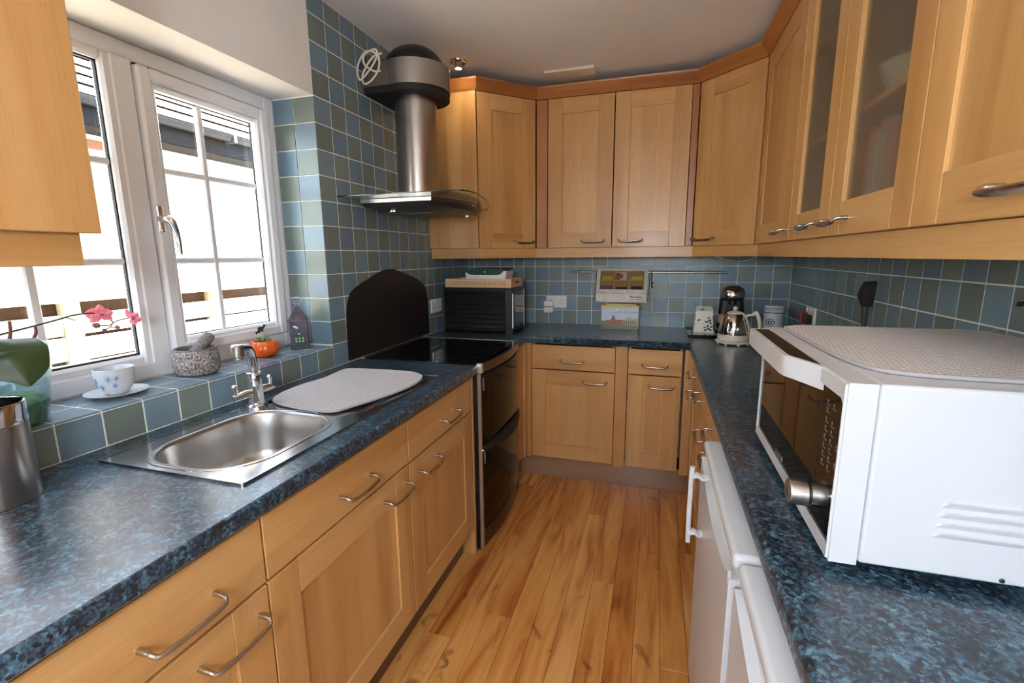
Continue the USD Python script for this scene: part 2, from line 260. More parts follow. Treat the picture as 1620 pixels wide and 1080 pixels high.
# left wall tiles (face x = 0)
part(wl, 'grout', cat(box(Xs-.001, -.0012, 0.001, YB, WT-.03, ZC), box(Xs-.001, -.0012, win[0], .001, WT-.03, win[2]-.002)), GROUT, False)
for k in range(16):
    for r in range(15):
        y0, y1, z0, z1 = k*P, min((k+1)*P, YB), WT+r*P, min(WT+(r+1)*P, ZC)
        if (y0 > .98 and r > 4): continue
        part(wl, 'tile', box(-.0045, 0, y0+(G if k else 0), y1-G, z0+G, z1-G, .0008), tcol((k+r) % 2 == 0), False)
for j in range(-13, 0):                                           # row under the sill
    y0, y1 = max(j*P, win[0]), (j+1)*P
    part(wl, 'tile', box(-.0045, 0, y0+G, y1-G, WT+G, 1.0005, .0008), tcol(j % 2 == 0), False)
# right-hand reveal of the window recess (face y = 0, looking at the camera)
part(wl, 'grout', box(-.215, -.001, -.0012, .004, 1.0, win[3]), GROUT, False)
for a in range(2):
    for r in range(1, 11):
        z0, z1 = WT+r*P, min(WT+(r+1)*P, win[3]-.004)
        part(wl, 'tile', box(-a*P-(G if a else 0), -(a+1)*P+G, -.0045, 0, max(z0, 1.008)+G, z1-G, .0008), tcol((r+a) % 2 == 1), False)
sl = struct('trim_1', box(-.205, -.0013, win[0], 0, 1.0, 1.0062), GROUT_SILL)   # tiled window sill
for j in range(-13, 0):
    for a in range(2):
        y0, y1 = max(j*P, win[0]), (j+1)*P
        part(sl, 'tile', box(-a*P-(G if a else 0), -(a+1)*P+G, y0+G, y1-G-(.004 if j == -1 else 0), 1.003, 1.0075, .0008), BLUES[RNG.randint(3)], False)
# back wall tiles (face y = YB)
zb = .9058; xs = [0, .05, .15, .25, .354, .428]+[.5088+m*P for m in range(16)]+[XR]
part(wb, 'grout', box(0, XR, YB+.0012, YB+.006, WT-.03, 1.44), GROUT, False)
for i in range(len(xs)-1):
    for r in range(5):
        part(wb, 'tile', box(xs[i]+G, xs[i+1]-G, YB, YB+.0045, max(zb+r*P, WT-.004)+G, zb+(r+1)*P-G, .0008), tcol((i+r) % 2 == 1), False)
# right wall tiles (face x = XR)
zr = .9016; yr = 1.0859
part(wr, 'grout', box(XR+.0012, XR+.006, -1.55, YB, WT-.03, 1.44), GROUT, False)
for n in range(-5, 26):
    for r in range(5):
        y1, y0 = min(yr-n*P, YB), yr-(n+1)*P
        if y1-y0 < .02: continue
        part(wr, 'tile', box(XR, XR+.0045, y0+G, y1-G, max(zr+r*P, WT-.006)+G, zr+(r+1)*P-G, .0008), tcol((n+r) % 2 == 0), False)

# ---------------------------------------------------------------- window in the left wall
X0 = -.2
def prof_frame(y0, y1, z0, z1, w, xa, xb, b=.006):                # four mitred-looking bars
    return cat(box(xa, xb, y0, y0+w, z0, z1, b), box(xa, xb, y1-w, y1, z0, z1, b), box(xa, xb, y0+w-.004, y1-w+.004, z0, z0+w, b), box(xa, xb, y0+w-.004, y1-w+.004, z1-w, z1, b))
wn = struct('window_1', prof_frame(win[0], -.001, win[2], win[3], .055, X0-.07, X0), UPVC)
part(wn, 'mullion', box(X0-.07, X0, -.622, -.560, 1.05, 1.98, .005), UPVC, False)
part(wn, 'bead', prof_frame(-1.215, -.614, 1.055, 1.978, .032, X0-.05, X0-.004, .008), UPVC, False)
sash = part(wn, 'sash', cat(prof_frame(-.556, -.048, 1.066, 1.966, .042, X0-.05, X0+.014, .007)), UPVC, False)
part(sash, 'bead', prof_frame(-.520, -.086, 1.100, 1.930, .022, X0-.03, X0+.006, .008), UPVC, False)
part(sash, 'gasket', cat(prof_frame(-.502, -.103, 1.119, 1.911, .005, X0-.032, X0-.022, .001), box(X0-.006, X0+.0008, -.556, -.046, 1.9655, 1.9685), box(X0-.006, X0+.0008, -.0485, -.0455, 1.066, 1.9685)), SEAL, False)
part(wn, 'gasket', cat(box(X0-.032, X0-.022, -.650, -.644, 1.09, 1.945), box(X0-.032, X0-.022, -1.19, -.645, 1.087, 1.092), box(X0-.032, X0-.022, -1.19, -.645, 1.942, 1.948)), SEAL, False)
part(wn, 'pane', box(X0-.036, X0-.030, -1.19, -.640, 1.08, 1.95), PANE, False); part(sash, 'pane', box(X0-.036, X0-.030, -.51, -.095, 1.11, 1.92), PANE, False)
for z in (1.669, 1.378):
    part(sash, 'glazing_bar', box(X0-.042, X0-.022, -.505, -.1, z-.010, z+.010, .004), UPVC, False); part(wn, 'glazing_bar', box(X0-.042, X0-.022, -1.19, -.64, z-.010, z+.010, .004), UPVC, False)
part(sash, 'glazing_bar', box(X0-.041, X0-.021, -.341, -.319, 1.115, 1.915, .004), UPVC, False); part(wn, 'glazing_bar', box(X0-.041, X0-.021, -.897, -.873, 1.085, 1.948, .004), UPVC, False)
hp = part(sash, 'handle', cat(rbox(X0+.012, X0+.024, -.560, -.540, 1.468, 1.552, .005), tube(spline([(X0+.02, -.552, 1.510), (X0+.036, -.552, 1.509), (X0+.048, -.551, 1.510), (X0+.058, -.545, 1.502), (X0+.060, -.539, 1.484), (X0+.060, -.534, 1.462), (X0+.060, -.531, 1.43), (X0+.060, -.532, 1.398)], 7), np.interp(np.linspace(0, 1, 50), [0, .35, .55, 1], [.011, .012, .010, .0068]), 14)), CHROME)

# ================================================================ outdoors, beyond the window
EX = -3.0
single('garden_ground', box(-9, 9, -14, 9, -.45, -.25), noisy('paving', (188, 180, 166), (206, 198, 184), 6., .9), 'pale paved ground of the side passage and garden outside', 'ground', False, kind='structure')
RENDER_W = noisy('cream_render', (238, 232, 216), (244, 239, 226), 12., .9)
nb = thing('house', 'cream rendered neighbouring bungalow with tiled roof beyond the window', 'house', (EX, 1.5, -.25))
part(nb, 'wall', cat(box(EX-.25, EX, -3, 1.70, -.25, 2.40), box(EX-.25, EX, 2.62, 6, -.25, 2.40), box(EX-.25, EX, 1.70, 2.62, -.25, .95), box(EX-.25, EX, 1.70, 2.62, 2.06, 2.40)), RENDER_W, False)
part(nb, 'fascia', box(EX, EX+.30, -3, 6, 2.36, 2.40), mat('soffit_black', (34, 34, 38), .7, specular_ior_level=.1), False); part(nb, 'fascia', box(EX+.28, EX+.31, -3, 6, 2.36, 2.52), mat('fascia_black', (30, 31, 35), .7, specular_ior_level=.1), False)
gt = np.array([(math.cos(a)*.055, math.sin(a)*.055) for a in np.linspace(math.pi, 2*math.pi, 13)]); gi = gt[::-1]*.9
gv, gf = extr(Polygon(np.vstack([gt, gi])), 9.0); part(nb, 'gutter', tf((gv, gf), np.array([[1, 0, 0], [0, 0, 1.], [0, 1., 0]]), (EX+.37, -3, 2.535)), mat('gutter_black', (40, 42, 47), .4, specular_ior_level=.2))
for i, y in enumerate((-.6, .75, 2.1, 3.45)): part(nb, 'gutter_bracket', box(EX+.31, EX+.432, y-.02, y+.02, 2.47, 2.54, .004), mat('gutter_bracket_%s' % 'abcd'[i], (70, 72, 76), .3), False)
for i in range(16):
    x0, z0 = EX+.40-i*.165, 2.53+i*.118
    part(nb, 'tile_course', tf(box(-.158, 0, -3, 6, -.003, .003, .001), roty(math.radians(35.6-2)), (x0, 0, z0+.02)), noisy('roof_tile_%s' % 'abcdefghijklmnop'[i], (180, 156, 136), (206, 186, 168), 5.+i*.3, .9), False)
part(nb, 'roof_underlay', tf(box(-3.3, -.02, -3, 6, -.03, -.012), roty(math.radians(35.6)), (EX+.40, 0, 2.53)), mat('painted_course_shade', (34, 30, 28), .9), False)  # dark sheet painted as the shadow lines between tile courses
part(nb, 'window_frame', prof_frame(1.70, 2.62, .95, 2.06, .06, EX-.06, EX-.01, .004), UPVC, False)
part(nb, 'window_pane', box(EX-.045, EX-.04, 1.75, 2.57, 1.0, 2.0), mat('net_curtained_glass', (176, 184, 172), .25), False); part(nb, 'transom', box(EX-.06, EX-.01, 1.76, 2.56, 1.64, 1.69, .003), UPVC, False); part(nb, 'air_brick', box(EX-.01, EX+.012, .95, 1.19, 2.25, 2.32, .003), mat('terracotta', (140, 96, 74), .8), False)
part(nb, 'downpipe', tube([(EX+.05, 1.58, -.2), (EX+.05, 1.58, 2.1)], .034, 12), mat('pipe_cream', (224, 218, 200), .5))
FX = -1.8
fe = thing('fence', 'sunlit timber lap fence with posts outside the kitchen window', 'fence', (FX, 0, -.25))
for i in range(8):
    y = -2.62+i*.90; part(fe, 'post', box(FX-.045, FX+.045, y-.04, y+.04, -.25, 1.22, .006), W_FENCE, False)
for r in range(9):
    z = -.2+r*.145
    for i in range(7):
        y0 = -2.58+i*.90; dz = RNG.uniform(-.006, .006); gp = .028 if r == 8 else RNG.uniform(.004, .016)
        part(fe, 'slat', tf(box(-.006, .006, y0+.002, y0+.818, -.0715, .0735-gp, .002), roty(math.radians(5)), (FX+.014, 0, z+.08+(0 if r == 8 else dz))), W_FENCE, False)
for i in range(7): part(fe, 'backing_board', box(FX-.035, FX-.02, -2.58+i*.90, -1.76+i*.90, -.2, 1.16), mat('painted_gap_shade_%s' % 'abcdefg'[i], (62, 42, 26), .9), False)  # dark boards added to paint the shade in the gaps between slats
part(fe, 'rail', box(FX-.02, FX+.075, -2.7, 3.7, 1.155, 1.195, .006), W_FENCE, False)
for i in range(30):
    y = -2.6+i*.215; part(fe, 'picket', box(FX-.012, FX+.012, y-.013, y+.013, 1.19, 1.42, .002), W_FENCE, False)
part(fe, 'rail', box(FX-.02, FX+.02, -2.7, 3.7, 1.415, 1.44, .004), W_FENCE, False)

# ================================================================ fitted kitchen
def xform(parent, name, label=None):
    path = parent+'/'+numbered(parent, name); OFF[path] = OFF[parent]; p = UsdGeom.Xform.Define(stage, path).GetPrim(); data(p, label=label); return path
def handle_mesh(F, uc, z, half=.068):
    h = half; pts = [(-h, -.002, 0), (-h, .020, 0), (-h+.0005, .027, -.002), (-h+.004, .032, -.006), (-h+.011, .034, -.0095), (-h*.5, .0348, -.0115), (0, .0352, -.012)]
    pts = pts+[(-a, b, c) for a, b, c in pts[-2::-1]]
    p = spline(pts, 4); k = len(p); t = np.abs(np.linspace(-1, 1, k))
    R = np.where(t > .80, .0054, .0044+.0050*np.clip(1-(t/.5)**2, 0, 1)); R2 = np.where(t > .80, .0054, .0044+.0008*np.clip(1-(t/.42)**2, 0, 1))
    return F(tf(tube(p, R, 10, R2=R2, ref=(0, -1., 0)), None, (uc, 0, z)))
def swap_handle(F, uc, z, half=.068): return handle_mesh(F, uc, z, half)
def shaker(th, F, u0, u1, z0, z1, rail, handle=None, sw=.088, glass=False, name='door'):
    d = xform(th, name); g = .0015; u0 += g; u1 -= g
    part(d, 'stile', F(box(u0, u0+sw, -.02, 0, z0, z1, .0016)), W_Z, False); part(d, 'stile', F(box(u1-sw, u1, -.02, 0, z0, z1, .0016)), W_Z, False)
    part(d, 'rail', F(box(u0+sw, u1-sw, -.02, -.0002, z0, z0+sw, .0012)), rail, False); part(d, 'rail', F(box(u0+sw, u1-sw, -.02, -.0002, z1-sw, z1, .0012)), rail, False)
    if glass: part(d, 'pane', F(box(u0+sw-.004, u1-sw+.004, -.014, -.010, z0+sw-.004, z1-sw+.004)), FROST, False, 'frosted glass pane')
    else: part(d, 'panel', F(box(u0+sw-.004, u1-sw+.004, -.016, -.0065, z0+sw-.004, z1-sw+.004)), W_Z, False)
    if handle: part(d, 'handle', handle_mesh(F, *handle), HANDLE, 40)
def drawer(th, F, u0, u1, z0, z1, wd, hu, hz):
    p = part(th, 'drawer_front', F(box(u0+.0015, u1-.0015, -.02, 0, z0, z1, .0018)), wd, False); part(p, 'handle', handle_mesh(F, hu, hz), HANDLE, 40)
def shell(F, u0, u1, z0, z1, depth, t=.016, back=True, top=True):
    n0 = -.0215; B = [box(u0, u0+t, -depth, n0, z0, z1), box(u1-t, u1, -depth, n0, z0, z1), box(u0+t, u1-t, -depth, n0, z0, z0+t)]
    if top: B.append(box(u0+t, u1-t, -depth, n0, z1-t, z1))
    if back: B.append(box(u0+t, u1-t, -depth, -depth+.008, z0+t, z1-t if top else z1))
    return F(cat(*B))
DB, DT, RB, RT, HD, HW = .145, .704, .711, .857, .652, .772        # door and drawer heights, handle heights
FL = Frame((.575, 0, 0), (0, 1, 0), (1, 0, 0)); FB = Frame((0, 1.016, 0), (1, 0, 0), (0, -1, 0)); FR = Frame((1.55, 0, 0), (0, 1, 0), (-1, 0, 0))
def base(F, u0, u1, label, wd, hu_drawer, hu_door, depth=.555, top=False):
    o = F(np.array([[(u0+u1)/2, -.3, .1]]) if False else (np.array([[(u0+u1)/2, -.28, .12]]), np.array([[0, 0, 0]])))[0][0]
    t = thing('base_cabinet', label, 'cabinet', o)
    part(t, 'carcass', shell(F, u0+.001, u1-.001, .1415, .868, depth, top=top), W_Z, False)
    drawer(t, F, u0, u1, RB, RT, wd, hu_drawer, HW); shaker(t, F, u0, u1, DB, DT, wd, (hu_door, HD)); return t
base(FL, -2.004, -1.404, 'oak base cabinet nearest the camera on the sink side, cut off by the frame', W_Y, -1.70, -1.50)
base(FL, -1.402, -1.001, 'narrow oak base cabinet below the steel pot, left of the sink cabinet', W_Y, -1.188, -1.098)
base(FL, -1.0, -.398, 'wide oak base cabinet below the sink bowl', W_Y, -.684, -.487)
base(FL, -.397, .163, 'oak base cabinet between the sink bowl and the black cooker', W_Y, -.08, -.267)
base(FB, .629, 1.128, 'wide oak base cabinet on the back run beside the cooker corner', W_X, .878, 1.013)
base(FB, 1.20, 1.496, 'narrow oak base cabinet at the right end of the back run', W_X, 1.347, 1.385)
base(FR, .66, .99, 'oak base cabinet on the right run, closest to the back corner', W_Y, .85, .89)
base(FR, .20, .655, 'oak base cabinet in the middle of the right run', W_Y, .43, .275)
base(FR, -.285, .195, 'oak base cabinet on the right run beside the white fridge', W_Y, -.04, .03)
single('end_panel', box(.03, .577, .166, .186, 0, .868, .002), W_Z, 'oak end panel reaching the floor between sink cabinets and cooker', 'panel', False)
cp = thing('corner_post', 'reddish oak corner post between the cooker and the back cabinets', 'post', (.6, .95, 0))
part(cp, 'board', box(.556, .577, .803, 1.03, .135, .868, .002), W_Z, False); part(cp, 'board', box(.578, .598, .99, 1.03, .135, .868, .002), W_Z, False); part(cp, 'board', box(.598, .627, 1.018, 1.036, .135, .868, .002), W_POST, False)
single('filler_post', box(1.130, 1.198, 1.017, 1.036, .135, .868, .002), W_POST, 'oak filler strip between the two back base cabinets', 'post', False)
single('corner_post', box(1.506, 1.570, .994, 1.036, .135, .868, .002), W_Z, 'oak corner post between the back run and the right run', 'post', False)
single('plinth', box(.495, .515, -2.0, .164, 0, .14, .001), W_PLINTH, 'dark brown plinth under the sink cabinets', 'plinth', False)
single('plinth', box(.53, 1.60, 1.056, 1.074, 0, .14, .001), W_PLINTHX, 'wide greyish brown plinth under the back cabinets', 'plinth', False)
single('plinth', box(1.61, 1.63, -.285, 1.05, 0, .14, .001), W_PLINTH, 'brown plinth under the right cabinets', 'plinth', False)

# worktops with a rounded front edge
def run_profile(d, z0, z1, r=.010):                               # d = depth from wall to edge; profile in (depth, z)
    a = np.linspace(0, H, 6); return Polygon([(0, z0), (d-r*.5, z0), (d, z0+r*.5)]+[(d-r+r*math.cos(t), z1-r+r*math.sin(t)) for t in a]+[(0, z1)])
Z0, Z1 = .872, WT
lw = extr(run_profile(.597, Z0, Z1), 2.6+.187)                    # local: x = depth, y = z, extruded along z
lw = mani(tf(lw, np.array([[1, 0, 0], [0, 0, 1.], [0, 1., 0]]), (0, -2.6, 0)))
def rrect(x0, x1, y0, y1, r, n=8): return sbox(x0+r, y0+r, x1-r, y1-r).buffer(r, quad_segs=n)
SINK_R = (.082, .520, -.985, -.030)
bowl = rrect(.150, .455, -.935, -.560, .12)
lw = lw-mani(extr(rrect(.12, .49, -.955, -.535, .1), .2, .8))-mani(extr(rrect(.10, .50, -.52, -.06, .02), .012, WT-.011))
single('worktop', lw, GRANITE, 'blue speckled worktop holding the steel sink under the window', 'worktop', 30)
br = mani(tf(extr(run_profile(YB-.986, Z0, Z1), XR-.55), np.array([[0, 0, 1.], [-1., 0, 0], [0, 1., 0]]), (.55, YB, 0)))
rr = mani(tf(extr(run_profile(XR-1.524, Z0, Z1), YB+2.6), np.array([[-1., 0, 0], [0, 0, 1.], [0, 1., 0]]), (XR, -2.6, 0)))
cr = mani(box(0, .60, .800, YB, Z0, Z1))
single('worktop', br+rr+cr, GRANITE, 'blue speckled L-shaped worktop along the back and right walls', 'worktop', 30)

# wall cabinets
UB, UT, HU = 1.432, 2.300, 1.474
FUB = Frame((0, 1.251, 0), (1, 0, 0), (0, -1, 0)); FUR = Frame((1.80, 0, 0), (0, 1, 0), (-1, 0, 0)); q = math.sqrt(.5)
FDL = Frame((.32, .97, 0), (q, q, 0), (q, -q, 0)); FDR = Frame((1.52, 1.25, 0), (q, -q, 0), (-q, -q, 0)); FUL = Frame((.335, 0, 0), (0, 1, 0), (1, 0, 0))
c = thing('wall_cabinet', 'oak diagonal corner wall cabinet beside the extractor hood', 'cabinet', (.2, 1.3, UB))
part(c, 'carcass', extr(Polygon([(.002, .972), (.303, .972), (.585, 1.267), (.585, YB), (.002, YB)]), UT-UB, UB), W_Z, False); part(c, 'side_panel', box(.002, .318, .962, .972, UB, UT, .001), W_Z, False)
shaker(c, FDL, .004, .392, UB, UT, W_D1, (.300, HU)); part(c, 'edge_strip', box(.600, .668, 1.255, 1.275, UB, UT, .002), W_RED, False)
c = thing('wall_cabinet', 'double door oak wall cabinet in the middle of the back wall', 'cabinet', (1.08, 1.4, UB))
part(c, 'carcass', shell(FUB, .672, 1.483, UB, UT, .318), W_Z, False)
shaker(c, FUB, .672, 1.065, UB, UT, W_X, (.955, HU)); shaker(c, FUB, 1.068, 1.483, UB, UT, W_X, (1.176, HU))
c = thing('wall_cabinet', 'oak diagonal corner wall cabinet at the right end of the back wall', 'cabinet', (1.9, 1.3, UB))
part(c, 'carcass', extr(Polygon([(2.12, .972), (1.817, .972), (1.535, 1.267), (1.535, YB), (2.12, YB)]), UT-UB, UB), W_Z, False)
shaker(c, FDR, .004, .392, UB, UT, W_D2, (.085, HU)); part(c, 'edge_strip', box(1.485, 1.520, 1.255, 1.275, UB, UT, .002), W_RED, False)
c = thing('wall_cabinet', 'solid door oak wall cabinet on the right wall behind the glass doors', 'cabinet', (1.95, .64, UB))
part(c, 'carcass', shell(FUR, .325, .955, UB, UT, .318), W_Z, False); shaker(c, FUR, .325, .955, UB, UT, W_Y, (.425, HU))
c = thing('wall_cabinet', 'oak wall cabinet with two frosted glass doors', 'cabinet', (1.95, -.13, UB))
part(c, 'carcass', shell(FUR, -.582, .321, UB, UT, .318), mat('cabinet_lining', (186, 160, 122), .6), False)
shaker(c, FUR, -.107, .321, UB, UT, W_Y, (.040, HU), glass=True); shaker(c, FUR, -.582, -.109, UB, UT, W_Y, (-.187, HU), glass=True)
for z in (1.742, 2.05): part(c, 'shelf', box(1.83, 2.108, -.565, .304, z, z+.016, .001), W_Y, False)
c = thing('wall_cabinet', 'oak wall cabinet above the microwave, nearest on the right', 'cabinet', (1.95, -.85, UB))
part(c, 'carcass', shell(FUR, -1.086, -.584, UB, UT, .318), W_Z, False); shaker(c, FUR, -1.086, -.584, UB, UT, W_Y, (-.905, HU))
c = thing('wall_cabinet', 'oak wall cabinet at the near end of the right wall, out past the frame', 'cabinet', (1.95, -1.4, UB))
part(c, 'carcass', shell(FUR, -1.69, -1.088, UB, UT, .318), W_Z, False); shaker(c, FUR, -1.69, -1.088, UB, UT, W_Y, (-1.2, HU))
c = thing('wall_cabinet', 'sunlit oak wall cabinet left of the window, cut off by the picture edge', 'cabinet', (.15, -1.4, UB))
part(c, 'carcass', shell(FUL, -1.655, -1.062, UB+.004, UT, .333), W_Z, False); part(c, 'door', FUL(box(-1.66, -1.057, -.02, 0, UB, UT, .0018)), W_Z, False)
def along(path, prof, ext=None):                                  # one mitred length of moulding per path segment
    p = np.array(path, float); n = len(p); d = np.diff(p, axis=0); d /= np.linalg.norm(d, axis=1, keepdims=True); nr = np.stack([d[:, 1], -d[:, 0]], 1); out = []
    mit = [nr[0]]+[(nr[i-1]+nr[i])/(1+nr[i-1]@nr[i]) for i in range(1, n-1)]+[nr[-1]]
    for i in range(n-1):
        ring = [np.array([[*(p[j]+mit[j]*a), z] for a, z in prof]) for j in (i, i+1)]
        k = len(prof); v = np.vstack(ring); f = []
        for a in range(k): b = (a+1) % k; f += [(a, b, k+b), (a, k+b, k+a)]
        for a in range(1, k-1): f += [(0, a+1, a), (k, k+a, k+a+1)]
        m = trimesh.Trimesh(v, f, process=False); m.fix_normals(); out.append((np.array(m.vertices), np.array(m.faces)))
    return out
PATH = [(.002, .97), (.32, .97), (.6, 1.25), (1.52, 1.25), (1.80, .97), (1.80, -1.70)]
c = thing('cornice', 'dark oak cornice running along the tops of the wall cabinets', 'cornice', (1., 1.25, 2.3))
for i, m in enumerate(along(PATH, [(-.03, 2.302), (.004, 2.302), (.012, 2.312), (.016, 2.318), (.040, 2.352), (.042, 2.362), (-.03, 2.362)])): part(c, 'length', m, [W_CORN, W_CD1, W_CORN, W_CD2, W_CORNY][i], False)
c = thing('pelmet', 'oak light pelmet running along the undersides of the wall cabinets', 'pelmet', (1., 1.25, 1.37))
for i, m in enumerate(along([(.002, .985), (.32, .985), (.592, 1.268), (1.528, 1.268), (1.818, .978), (1.818, -1.70)], [(-.02, 1.372), (0, 1.372), (0, 1.4305), (-.02, 1.4305)])): part(c, 'length', m, [W_X, W_D1, W_X, W_D2, W_Y][i], False)
single('pelmet', box(.295, .315, -1.64, -1.082, 1.374, 1.434, .001), W_Y, 'short oak light pelmet under the near left wall cabinet', 'pelmet', False)

# books and bowls behind the frosted doors
for i, (y, w, h, rgb, nm) in enumerate([(-.048, .040, .262, (186, 48, 36), 'dark red'), (-.094, .050, .25, (226, 196, 44), 'yellow'), (-.141, .042, .262, (236, 96, 44), 'orange'), (-.190, .052, .245, (240, 236, 230), 'white'), (-.243, .052, .262, (172, 178, 190), 'grey'), (-.294, .046, .25, (214, 140, 128), 'pinkish'), (-.343, .046, .268, (140, 128, 122), 'dark grey')]):
    bk = thing('book', f'{nm} spined book standing behind the frosted glass door', 'book', (1.93, y, UB+.0165), 'books behind the frosted glass')
    part(bk, 'cover', cat(box(1.862, 1.866, y-w/2, y+w/2, UB+.0165, UB+.0165+h, .001), box(1.866, 2.03, y-w/2, y-w/2+.004, UB+.0165, UB+.0165+h), box(1.866, 2.03, y+w/2-.004, y+w/2, UB+.0165, UB+.0165+h)), mat('book_'+nm.replace(' ', '_'), rgb, .5), False)
    part(bk, 'pages', box(1.866, 2.024, y-w/2+.004, y+w/2-.004, UB+.0195, UB+.0165+h-.004), WHITE_S, False)
single('bowl', lathe([(0, 0), (.05, 0), (.075, .03), (.098, .085), (.094, .085), (.07, .034), (.045, .008), (0, .008)], 36, (1.945, -.215, 1.7585)), WHITE, 'white bowl on the shelf behind the frosted glass', 'bowl', 40)
single('storage_jar', lathe([(0, 0), (.05, 0), (.055, .02), (.055, .11), (.04, .13), (.04, .15), (0, .15)], 32, (1.945, -.385, 1.7585)), mat('jar_blue', (70, 88, 150), .3), 'blue jar beside the white bowl behind the frosted glass', 'jar', 40)

# ================================================================ sink, tap
def rings(levels, n=72, c=None):                                  # loft of (convex polygon, z) levels sampled radially
    c = c or levels[0][0].centroid.coords[0]; V = []
    for pg, z in levels:
        bd = pg.exterior
        for a in np.arange(n)*2*np.pi/n:
            from shapely.geometry import LineString
            hit = bd.intersection(LineString([c, (c[0]+3*math.cos(a), c[1]+3*math.sin(a))]))
            p = hit.coords[0] if hit.geom_type == 'Point' else hit.geoms[0].coords[0]; V.append((p[0], p[1], z))
    F = []
    for i in range(len(levels)-1):
        for j in range(n):
            q = (i*n+j, i*n+(j+1) % n, (i+1)*n+(j+1) % n, (i+1)*n+j); F += [q[:3], (q[0], q[2], q[3])]
    return np.array(V), np.array(F), n
bowlo = rrect(.142, .456, -.950, -.560, .118, 10)
sk = thing('sink', 'stainless steel sink with rounded bowl and ridged drainer set in the worktop', 'sink', (.3, -.5, WT))
plate = rrect(*SINK_R, .012)
part(sk, 'rim', cat(extr(plate.difference(bowlo.buffer(.002)).difference(rrect(.112, .492, -.515, -.055, .03)), .0035, WT+.0005),
                    extr(plate.difference(plate.buffer(-.004)), .003, WT+.003), extr(bowlo.buffer(.018).difference(bowlo.buffer(.011)), .002, WT+.0035)), SINKRIM, 30)
bv, bf, nn = rings([(bowlo.buffer(.012), WT+.004), (bowlo.buffer(.004), WT+.0045), (bowlo, WT+.002), (bowlo.buffer(-.004), WT-.006), (bowlo.buffer(-.010), .86), (bowlo.buffer(-.018), .80), (bowlo.buffer(-.028), .775), (bowlo.buffer(-.045), .760), (bowlo.buffer(-.075), .754), (bowlo.buffer(-.12), .752)])
last = bv[-nn:]; bv = np.vstack([bv, last.mean(0)]); bf = np.vstack([bf, [(len(bv)-1-nn+j, len(bv)-1-nn+(j+1) % nn, len(bv)-1) for j in range(nn)]])
part(sk, 'bowl', (bv, bf[:, ::-1]), SINK, True); part(sk, 'waste', lathe([(0, .754), (.02, .7535), (.038, .757), (.044, .755), (.044, .752)], 28, (.30, -.76, 0)), CHROME)
part(sk, 'drainer', box(.113, .491, -.514, -.056, WT-.006, WT-.003), SINKRIM, False)
for i in range(7): part(sk, 'ridge', tube([(.14+i*.054, -.495, WT-.004), (.14+i*.054, -.075, WT-.001)], .0045, 8), SINKRIM)
tp = thing('tap', 'chrome mixer tap behind the sink bowl', 'tap', (.125, -.55, WT+.004))
part(tp, 'body', lathe([(0, WT+.004), (.031, WT+.004), (.031, WT+.012), (.024, WT+.018), (.022, .94), (.022, .985), (.020, 1.012), (.019, 1.02), (.021, 1.021), (.021, 1.028), (.017, 1.030), (0, 1.030)], 32, (.125, -.55, 0)), CHROME, 35)
part(tp, 'spout', tube(spline([(.125, -.55, 1.025), (.1265, -.552, 1.060), (.130, -.558, 1.092), (.138, -.574, 1.110), (.150, -.600, 1.117), (.162, -.626, 1.121)], 8), np.linspace(.0145, .0120, 41), 14), CHROME)
part(tp, 'nozzle', cat(tf(cyl(0, 0, -.024, .014, .0180, 24, .004), None, (.168, -.640, 1.121)), tf(cyl(0, 0, -.029, -.024, .014, 24), None, (.168, -.640, 1.121))), HANDLE, 35)
for s in (-1, 1):
    lv = part(tp, 'lever', tube([(.125, -.55+s*.018, .965), (.124, -.55+s*.04, .966), (.121, -.55+s*.062, .964), (.118, -.55+s*.078, .962)], [.012, .0135, .0115, .009], 14), CHROME)
    part(lv, 'grip', cat(tube([(.119, -.55+s*.066, .966), (.117, -.55+s*.068, .985), (.116, -.55+s*.069, .996)], [.0065, .0075, .0085], 12), lathe([(0, 0), (.0085, 0), (.0065, .006), (0, .008)], 16, (.116, -.55+s*.069, .996))), CHROME)

# ================================================================ cooker, splashback, hood
ck = thing('cooker', 'black freestanding electric cooker with glass hob and two ovens', 'cooker', (.3, .5, 0))
C0, C1, CB = .192, .797, .606
def bow(y): return CB+.034*(1-((y-(C0+C1)/2)/((C1-C0)/2))**2)
def bowplate(y0, y1, z0, z1, d0, d1, n=16):                       # slab between offsets d0 and d1 from the bowed front
    ys = np.linspace(y0, y1, n); V = []
    for y in ys: V += [(bow(y)+d0, y, z0), (bow(y)+d1, y, z0), (bow(y)+d1, y, z1), (bow(y)+d0, y, z1)]
    F = [(0, 1, 2), (0, 2, 3), (4*n-4, 4*n-2, 4*n-3), (4*n-4, 4*n-1, 4*n-2)]
    for i in range(n-1):
        a = 4*i
        for j in range(4): b = (j+1) % 4; F += [(a+j, a+4+j, a+4+b), (a+j, a+4+b, a+b)]
    return np.array(V), np.array(F)
part(ck, 'body', box(.03, CB-.004, C0, C1, .02, .895, .002), BLACK, False)
part(ck, 'foot', cyl(.56, C0+.03, 0, .03, .018), BLACK); part(ck, 'foot', cyl(.56, C1-.03, 0, .03, .018), BLACK)
part(ck, 'plinth_panel', bowplate(C0+.004, C1-.004, .015, .105, -.05, -.012), mat('plinth_smoked', (46, 34, 26), .18), 30)
part(ck, 'hob', cat(box(.032, CB-.006, C0+.002, C1-.002, .896, .914), bowplate(C0+.004, C1-.004, .896, .914, -.02, -.004)), BLACKG, False)
part(ck, 'back_trim', box(.018, .030, C0+.002, C1-.002, .90, .920, .002), mat('dull_trim', (120, 112, 100), .3, 1.), False)
part(ck, 'side_trim', box(.03, CB, C1-.003, C1, .905, .917, .0005), mat('dull_trim_b', (150, 142, 128), .3, 1.), False)
